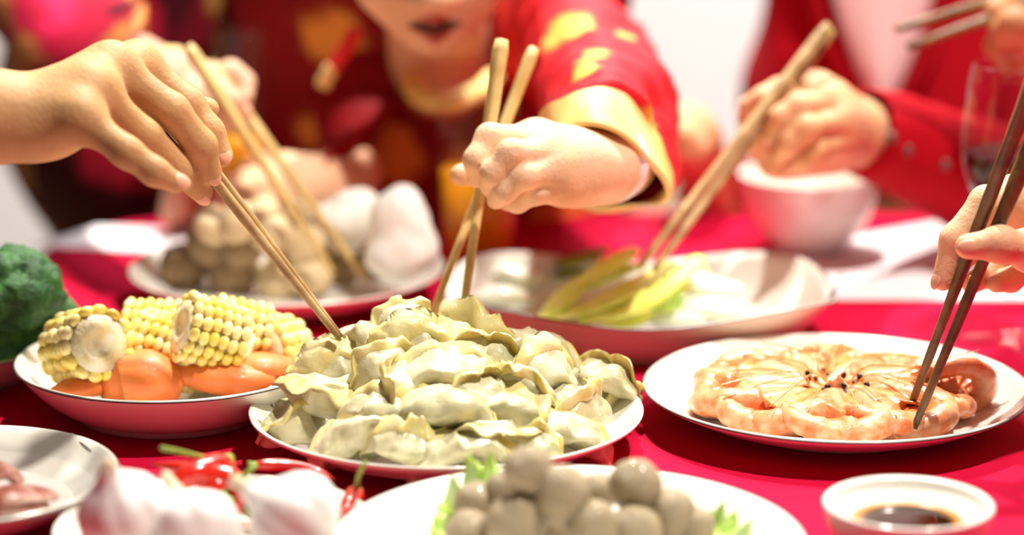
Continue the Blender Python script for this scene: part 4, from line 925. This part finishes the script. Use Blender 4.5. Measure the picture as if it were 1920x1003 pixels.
s1 = sleeve_rings([(W(60, -210, 2.42), RT, FW, .075, .075), (W(80, -60, 2.32), RT, FW, .07, .07), (W(150, 70, 2.19), RT+UP*.6, FW, .058, .055), (W(255, 125, 2.08), UP*1.0+RT*.2, FW, .040, .042)], fold=.010, seed=9)
obj('sleeve', s1, M_bro_, pB_, cols=brocade(s1[0], 5, (170, 14, 50), (70, 6, 24), (206, 130, 70), (214, 30, 80)))  # brighter pink brocade: highlights on this sleeve painted into the colour
s2 = sleeve_rings([(W(520, -210, 2.45), RT, FW, .07, .07), (W(545, 0, 2.40), RT, FW, .065, .065), (W(520, 180, 2.33), RT, FW, .055, .055), (W(440, 300, 2.27), UP+.2*RT, FW, .045, .045)], fold=.008, seed=12)
v, f = s2; obj('sleeve', s2, M_bro_, pB_, cols=brocade(v, 14))
M_skB = skin('skin_light', (230, 184, 156), (212, 158, 128))
Bh = dict(wrist=W(312, 148, 2.03), up=(0, 0, 1), mcp=Ws((372, 150, 1.965), (378, 160, 1.99), (385, 172, 2.01), (388, 190, 2.02)),
  fingers=[Ws((412, 172, 1.94), (436, 192, 1.935), (455, 210, 1.935)), Ws((432, 138, 1.985), (455, 155, 1.985), (458, 182, 1.975)), Ws((428, 165, 2.01), (448, 195, 2.0), (440, 222, 1.985)), Ws((420, 192, 2.02), (432, 222, 2.01), (420, 238, 2.0))],
  thumb=Ws((335, 160, 1.97), (365, 178, 1.945), (400, 205, 1.935), (430, 225, 1.935)), arm=[('c', W(312, 148, 2.03), W(200, 100, 2.15), .022, .028)])
Bl = dict(wrist=W(430, 330, 2.25), up=(0, 0, 1), mcp=Ws((380, 350, 2.22), (375, 365, 2.2), (372, 380, 2.2), (370, 392, 2.2)),
  fingers=[Ws((345, 355, 2.19), (325, 370, 2.18), (318, 385, 2.18)), Ws((340, 368, 2.17), (322, 382, 2.17), (315, 396, 2.17)), Ws((340, 380, 2.17), (322, 392, 2.17), (316, 404, 2.17)), Ws((342, 392, 2.17), (328, 402, 2.17), (320, 410, 2.17))],
  thumb=Ws((410, 330, 2.2), (370, 335, 2.18), (345, 345, 2.17), (328, 360, 2.165)), arm=[('c', W(430, 330, 2.25), W(480, 260, 2.3), .022, .03)])
hb_ = np.array([W(290, 0, 2.44)[0], 2.44, 1.46])
hdB = [('e', hb_+[0, 0, .03], np.array([.078, .095, .098])), ('e', hb_+[0, -.03, -.05], np.array([.06, .062, .065])), ('c', hb_+[0, -.088, 0], hb_+[0, -.108, -.03], .007, .011), ('c', hb_+[0, .02, -.05], hb_+[0, .03, -.20], .05, .055), ('e', hb_+[.08, 0, -.01], np.array([.01, .02, .03])), ('e', hb_+[-.08, 0, -.01], np.array([.01, .02, .03]))]
obj('hand', sdf(hand_layers(Bh, .98), .0018, kmerge=.008), M_skB, pB_); obj('hand', sdf(hand_layers(Bl, .98), .0026, kmerge=.008), M_skB, pB_); obj('head', sdf([(hdB, .02)], .005), M_skB, pB_)
obj('hair', sdf([([('e', hb_+[0, .018, .055], np.array([.086, .098, .092])), ('e', hb_+[0, .045, -.03], np.array([.075, .06, .08]))], .02)], .006), M_hair, pB_)
for s in (-1, 1): obj('eye', ellip(hb_+[s*.032, -.084, .005], (.014, .008, .007), 12, 8), mat('eye_white', (236, 232, 226), .2), pB_)
obj('lips', ellip(hb_+[0, -.090, -.062], (.022, .006, .007), 16, 8), M_lip, pB_)
nails(pB_, Bh, [0], [(.5, -1, .8)], 1.0)
obj('bangle', tube([W(325, 152, 2.02), W(318, 149, 2.025)], [.026, .026], 32), M_gold, pB_)
chopstick(W(351, 86, 1.925), W(626, 514, 1.905), .0042, .0025, M_cwl, 'left chopstick over the mushrooms, its upper end above the rear left hand', 'chopsticks in the rear left hand')
chopstick(W(392, 118, 1.975), W(686, 524, 1.93), .0042, .0025, M_cwl, 'right chopstick over the mushrooms, emerging from under the rear left hand', 'chopsticks in the rear left hand')
tumbler(452, 50, 470, 70, 262, 'tall glass of orange juice behind the rear left hand', 'orange juice in the glass behind the rear left hand')

# ---- D : person in the red jacket on the right
M_jac = mat('jacket_red', (178, 7, 30), .8, (162, 5, 26), 8, spec=.15, bump=.15, bscale=300); M_skD = skin('skin_tan', (226, 178, 138), (206, 150, 106))
xD = W(1775, 100, 2.46)[0]; pD_ = person([xD, 2.46, 0], 'person in red jacket with cuff buttons and white shirt, chopsticks in the celery dish')
v, f = sdf([(torso(xD, 2.47, .20, .118, 1.3, 1.16, (0, -.04)), .06)], .010); obj('jacket', rough_up((v, f), .010, 12, 4), M_jac, pD_)
# shirt front: wedge standing proud of the jacket
def shirt():
    L = []; 
    for py, x0, x1, Y in ((-420, 1490, 1810, 2.335), (-200, 1520, 1785, 2.325), (-60, 1545, 1765, 2.318), (40, 1572, 1735, 2.312), (120, 1602, 1705, 2.308), (180, 1628, 1680, 2.306), (205, 1646, 1662, 2.308)):
        xs = np.linspace(x0, x1, 15); L.append([W(x, py, Y-.012*math.sin(math.pi*(i+.0)/14)) for i, x in enumerate(xs)]+[W(x, py, Y+.03) for x in xs[::-1]])
    return rings([np.array(q) for q in L])
obj('shirt_front', shirt(), mat('shirt_white_pink', (236, 212, 212), .7), pD_)
for sgn, xs in ((-1, ((1535, -60), (1562, 40), (1592, 120), (1640, 205))), (1, ((1775, -60), (1746, 40), (1716, 120), (1668, 205)))):
    P = spline([W(x-sgn*0, y, 2.308) for x, y in xs], 6); obj('lapel', tube([p+RT*sgn*.010 for p in P], np.interp(np.linspace(0, 1, len(P)), [0, .8, 1], [.016, .012, .004]), 12, .35), M_jac, pD_)
Dh = dict(wrist=W(1592, 240, 1.985), up=(0, 0, 1), mcp=Ws((1528, 172, 1.945), (1556, 190, 1.925), (1572, 226, 1.915), (1572, 264, 1.92)),
  fingers=[Ws((1462, 172, 1.905), (1432, 186, 1.90), (1402, 198, 1.902)), Ws((1500, 200, 1.880), (1465, 222, 1.878), (1445, 252, 1.885)), Ws((1512, 240, 1.870), (1482, 266, 1.870), (1462, 290, 1.88)), Ws((1532, 282, 1.880), (1512, 300, 1.880), (1492, 312, 1.89))],
  thumb=Ws((1560, 285, 1.97), (1475, 290, 1.945), (1415, 262, 1.93), (1402, 215, 1.92)), palm=[('e', W(1540, 240, 1.95), np.array([.026, .022, .026])), ('c', W(1560, 280, 1.96), W(1455, 300, 1.935), .018, .014)],
  arm=[('c', W(1592, 235, 1.985), W(1660, 262, 2.03), .022, .025), ('c', W(1592, 250, 1.985), W(1660, 275, 2.03), .020, .025)])
D2 = dict(wrist=W(1312, 300, 2.24), up=(0, 0, 1), mcp=Ws((1272, 225, 2.2), (1290, 232, 2.19), (1305, 245, 2.19), (1312, 262, 2.19)),
  fingers=[Ws((1262, 245, 2.17), (1262, 275, 2.17), (1268, 300, 2.18)), Ws((1280, 255, 2.165), (1280, 285, 2.165), (1284, 306, 2.175)), Ws((1296, 265, 2.165), (1296, 292, 2.165), (1298, 310, 2.175)), Ws((1308, 280, 2.165), (1308, 300, 2.17), (1308, 315, 2.18))],
  thumb=Ws((1300, 270, 2.25), (1265, 260, 2.24), (1255, 285, 2.22), (1258, 310, 2.21)), palm=[('e', W(1290, 255, 2.22), np.array([.024, .022, .026]))], arm=[('c', W(1312, 300, 2.24), W(1345, 370, 2.27), .022, .026)])
hd = np.array([xD, 2.42, 1.47])
hdD = [('e', hd+[0, 0, .03], np.array([.08, .098, .1])), ('e', hd+[0, -.03, -.055], np.array([.062, .064, .068])), ('c', hd+[0, -.09, 0], hd+[0, -.112, -.03], .008, .012), ('c', hd+[0, .02, -.05], hd+[0, .03, -.20], .055, .06), ('e', hd+[.082, 0, -.01], np.array([.01, .02, .03])), ('e', hd+[-.082, 0, -.01], np.array([.01, .02, .03]))]
obj('hand', sdf(hand_layers(Dh, 1.02), .0016, kmerge=.008), M_skD, pD_); obj('hand', sdf(hand_layers(D2, .98), .0026, kmerge=.008), M_skD, pD_); obj('head', sdf([(hdD, .02)], .005), M_skD, pD_)
nails(pD_, Dh, [3, 1], [(-.4, -1, .3), (-.2, -1, .2)], 1.0)
obj('hair', sdf([([('e', hd+[0, .02, .055], np.array([.088, .1, .094]))], .02)], .006), M_hair, pD_)
for s in (-1, 1): obj('eye', ellip(hd+[s*.033, -.087, .005], (.014, .008, .007), 12, 8), mat('eye_white', (236, 232, 226), .2), pD_)
obj('lips', ellip(hd+[0, -.094, -.066], (.022, .006, .007), 16, 8), M_lip, pD_)
ax_ = W(1760, 320, 2.09)-W(1600, 240, 2.0); ax_ /= np.linalg.norm(ax_); uu = UP-ax_*(UP@ax_); uu /= np.linalg.norm(uu); vv = np.cross(ax_, uu)
sl = sleeve_rings([(W(1890, -330, 2.42), RT, FW, .07, .07), (W(1985, 120, 2.36), RT, FW, .062, .062), (W(1990, 340, 2.24), .7*uu+.5*RT, vv, .056, .056), (W(1880, 350, 2.14), uu, vv, .050, .048), (W(1760, 300, 2.07), uu, vv, .043, .041), (W(1608, 240, 1.995), uu, vv, .033, .032)], fold=.004, seed=21)
obj('sleeve', sl, M_jac, pD_); sl1 = sl
for px, py, Y in ((1618, 235, 1.968), (1655, 246, 1.978), (1710, 268, 1.996), (1768, 295, 2.022)):
    obj('button', ellip(snap(px, py, sl1[0])-FW*.001, (.0044, .0030, .0044), 16, 8), mat('button_bronze', (112, 80, 72), .35, metal=.3), pD_)
sl = sleeve_rings([(W(1560, -330, 2.44), RT, FW, .055, .055), (W(1525, 60, 2.40), RT, FW, .048, .048), (W(1490, 330, 2.36), RT+.3*UP, FW, .045, .045), (W(1400, 385, 2.30), RT+UP, FW, .040, .040), (W(1330, 330, 2.255), RT+.4*UP, FW, .033, .033)], fold=.005, seed=31)
obj('sleeve', sl, M_jac, pD_)
chopstick(W(1553, 48, 1.925), W(1200, 498, 1.80), .0045, .0028, M_cw, 'front chopstick of the pair dipping into the celery', 'chopsticks in the hand with the red sleeve')
chopstick(W(1558, 58, 1.94), W(1226, 506, 1.81), .0044, .0026, M_cw, 'rear chopstick of the pair dipping into the celery, almost hidden behind the front one', 'chopsticks in the hand with the red sleeve')

# ---- E : hand at the top right corner
M_skE = skin('skin_brown', (196, 140, 100), (170, 112, 78))
Eh = dict(wrist=W(1990, 60, 2.10), up=(0, 0, 1), mcp=Ws((1922, 15, 2.04), (1925, 35, 2.03), (1928, 60, 2.03), (1935, 85, 2.04)),
  fingers=[Ws((1885, 5, 2.01), (1868, 20, 2.0), (1862, 38, 2.0)), Ws((1888, 35, 2.0), (1880, 55, 1.99), (1895, 68, 1.99)), Ws((1880, 65, 2.0), (1868, 88, 2.0), (1880, 105, 2.0)), Ws((1895, 92, 2.02), (1882, 112, 2.02), (1892, 125, 2.02))],
  thumb=Ws((1960, 60, 2.02), (1930, 50, 1.99), (1905, 42, 1.975), (1888, 40, 1.975)), palm=[('e', W(1935, 75, 2.04), np.array([.024, .02, .026]))], arm=[('c', W(1990, 60, 2.10), W(2500, 120, 2.2), .023, .038)])
pE_ = person(W(2300, 100, 2.15), 'person at the top right corner, brown hand holding two chopsticks level above the table')
obj('hand_and_forearm', sdf(hand_layers(Eh, 1.0), .0022, kmerge=.008), M_skE, pE_)
obj('sleeve', sleeve_rings([(W(2560, 130, 2.21), UP, FW, .058, .056), (W(2350, 105, 2.17), UP, FW, .054, .05), (W(2120, 80, 2.13), UP, FW, .048, .045)]), mat('dark_sleeve', (60, 30, 34), .8), pE_)
chopstick(W(1990, -38, 2.04), W(1680, 55, 1.97), .0044, .0032, M_cwd, 'upper chopstick pointing left in the top right corner', 'chopsticks in the top right hand')
chopstick(W(1990, -12, 2.02), W(1702, 88, 1.97), .0044, .0032, M_cwd, 'lower chopstick pointing left in the top right corner', 'chopsticks in the top right hand')
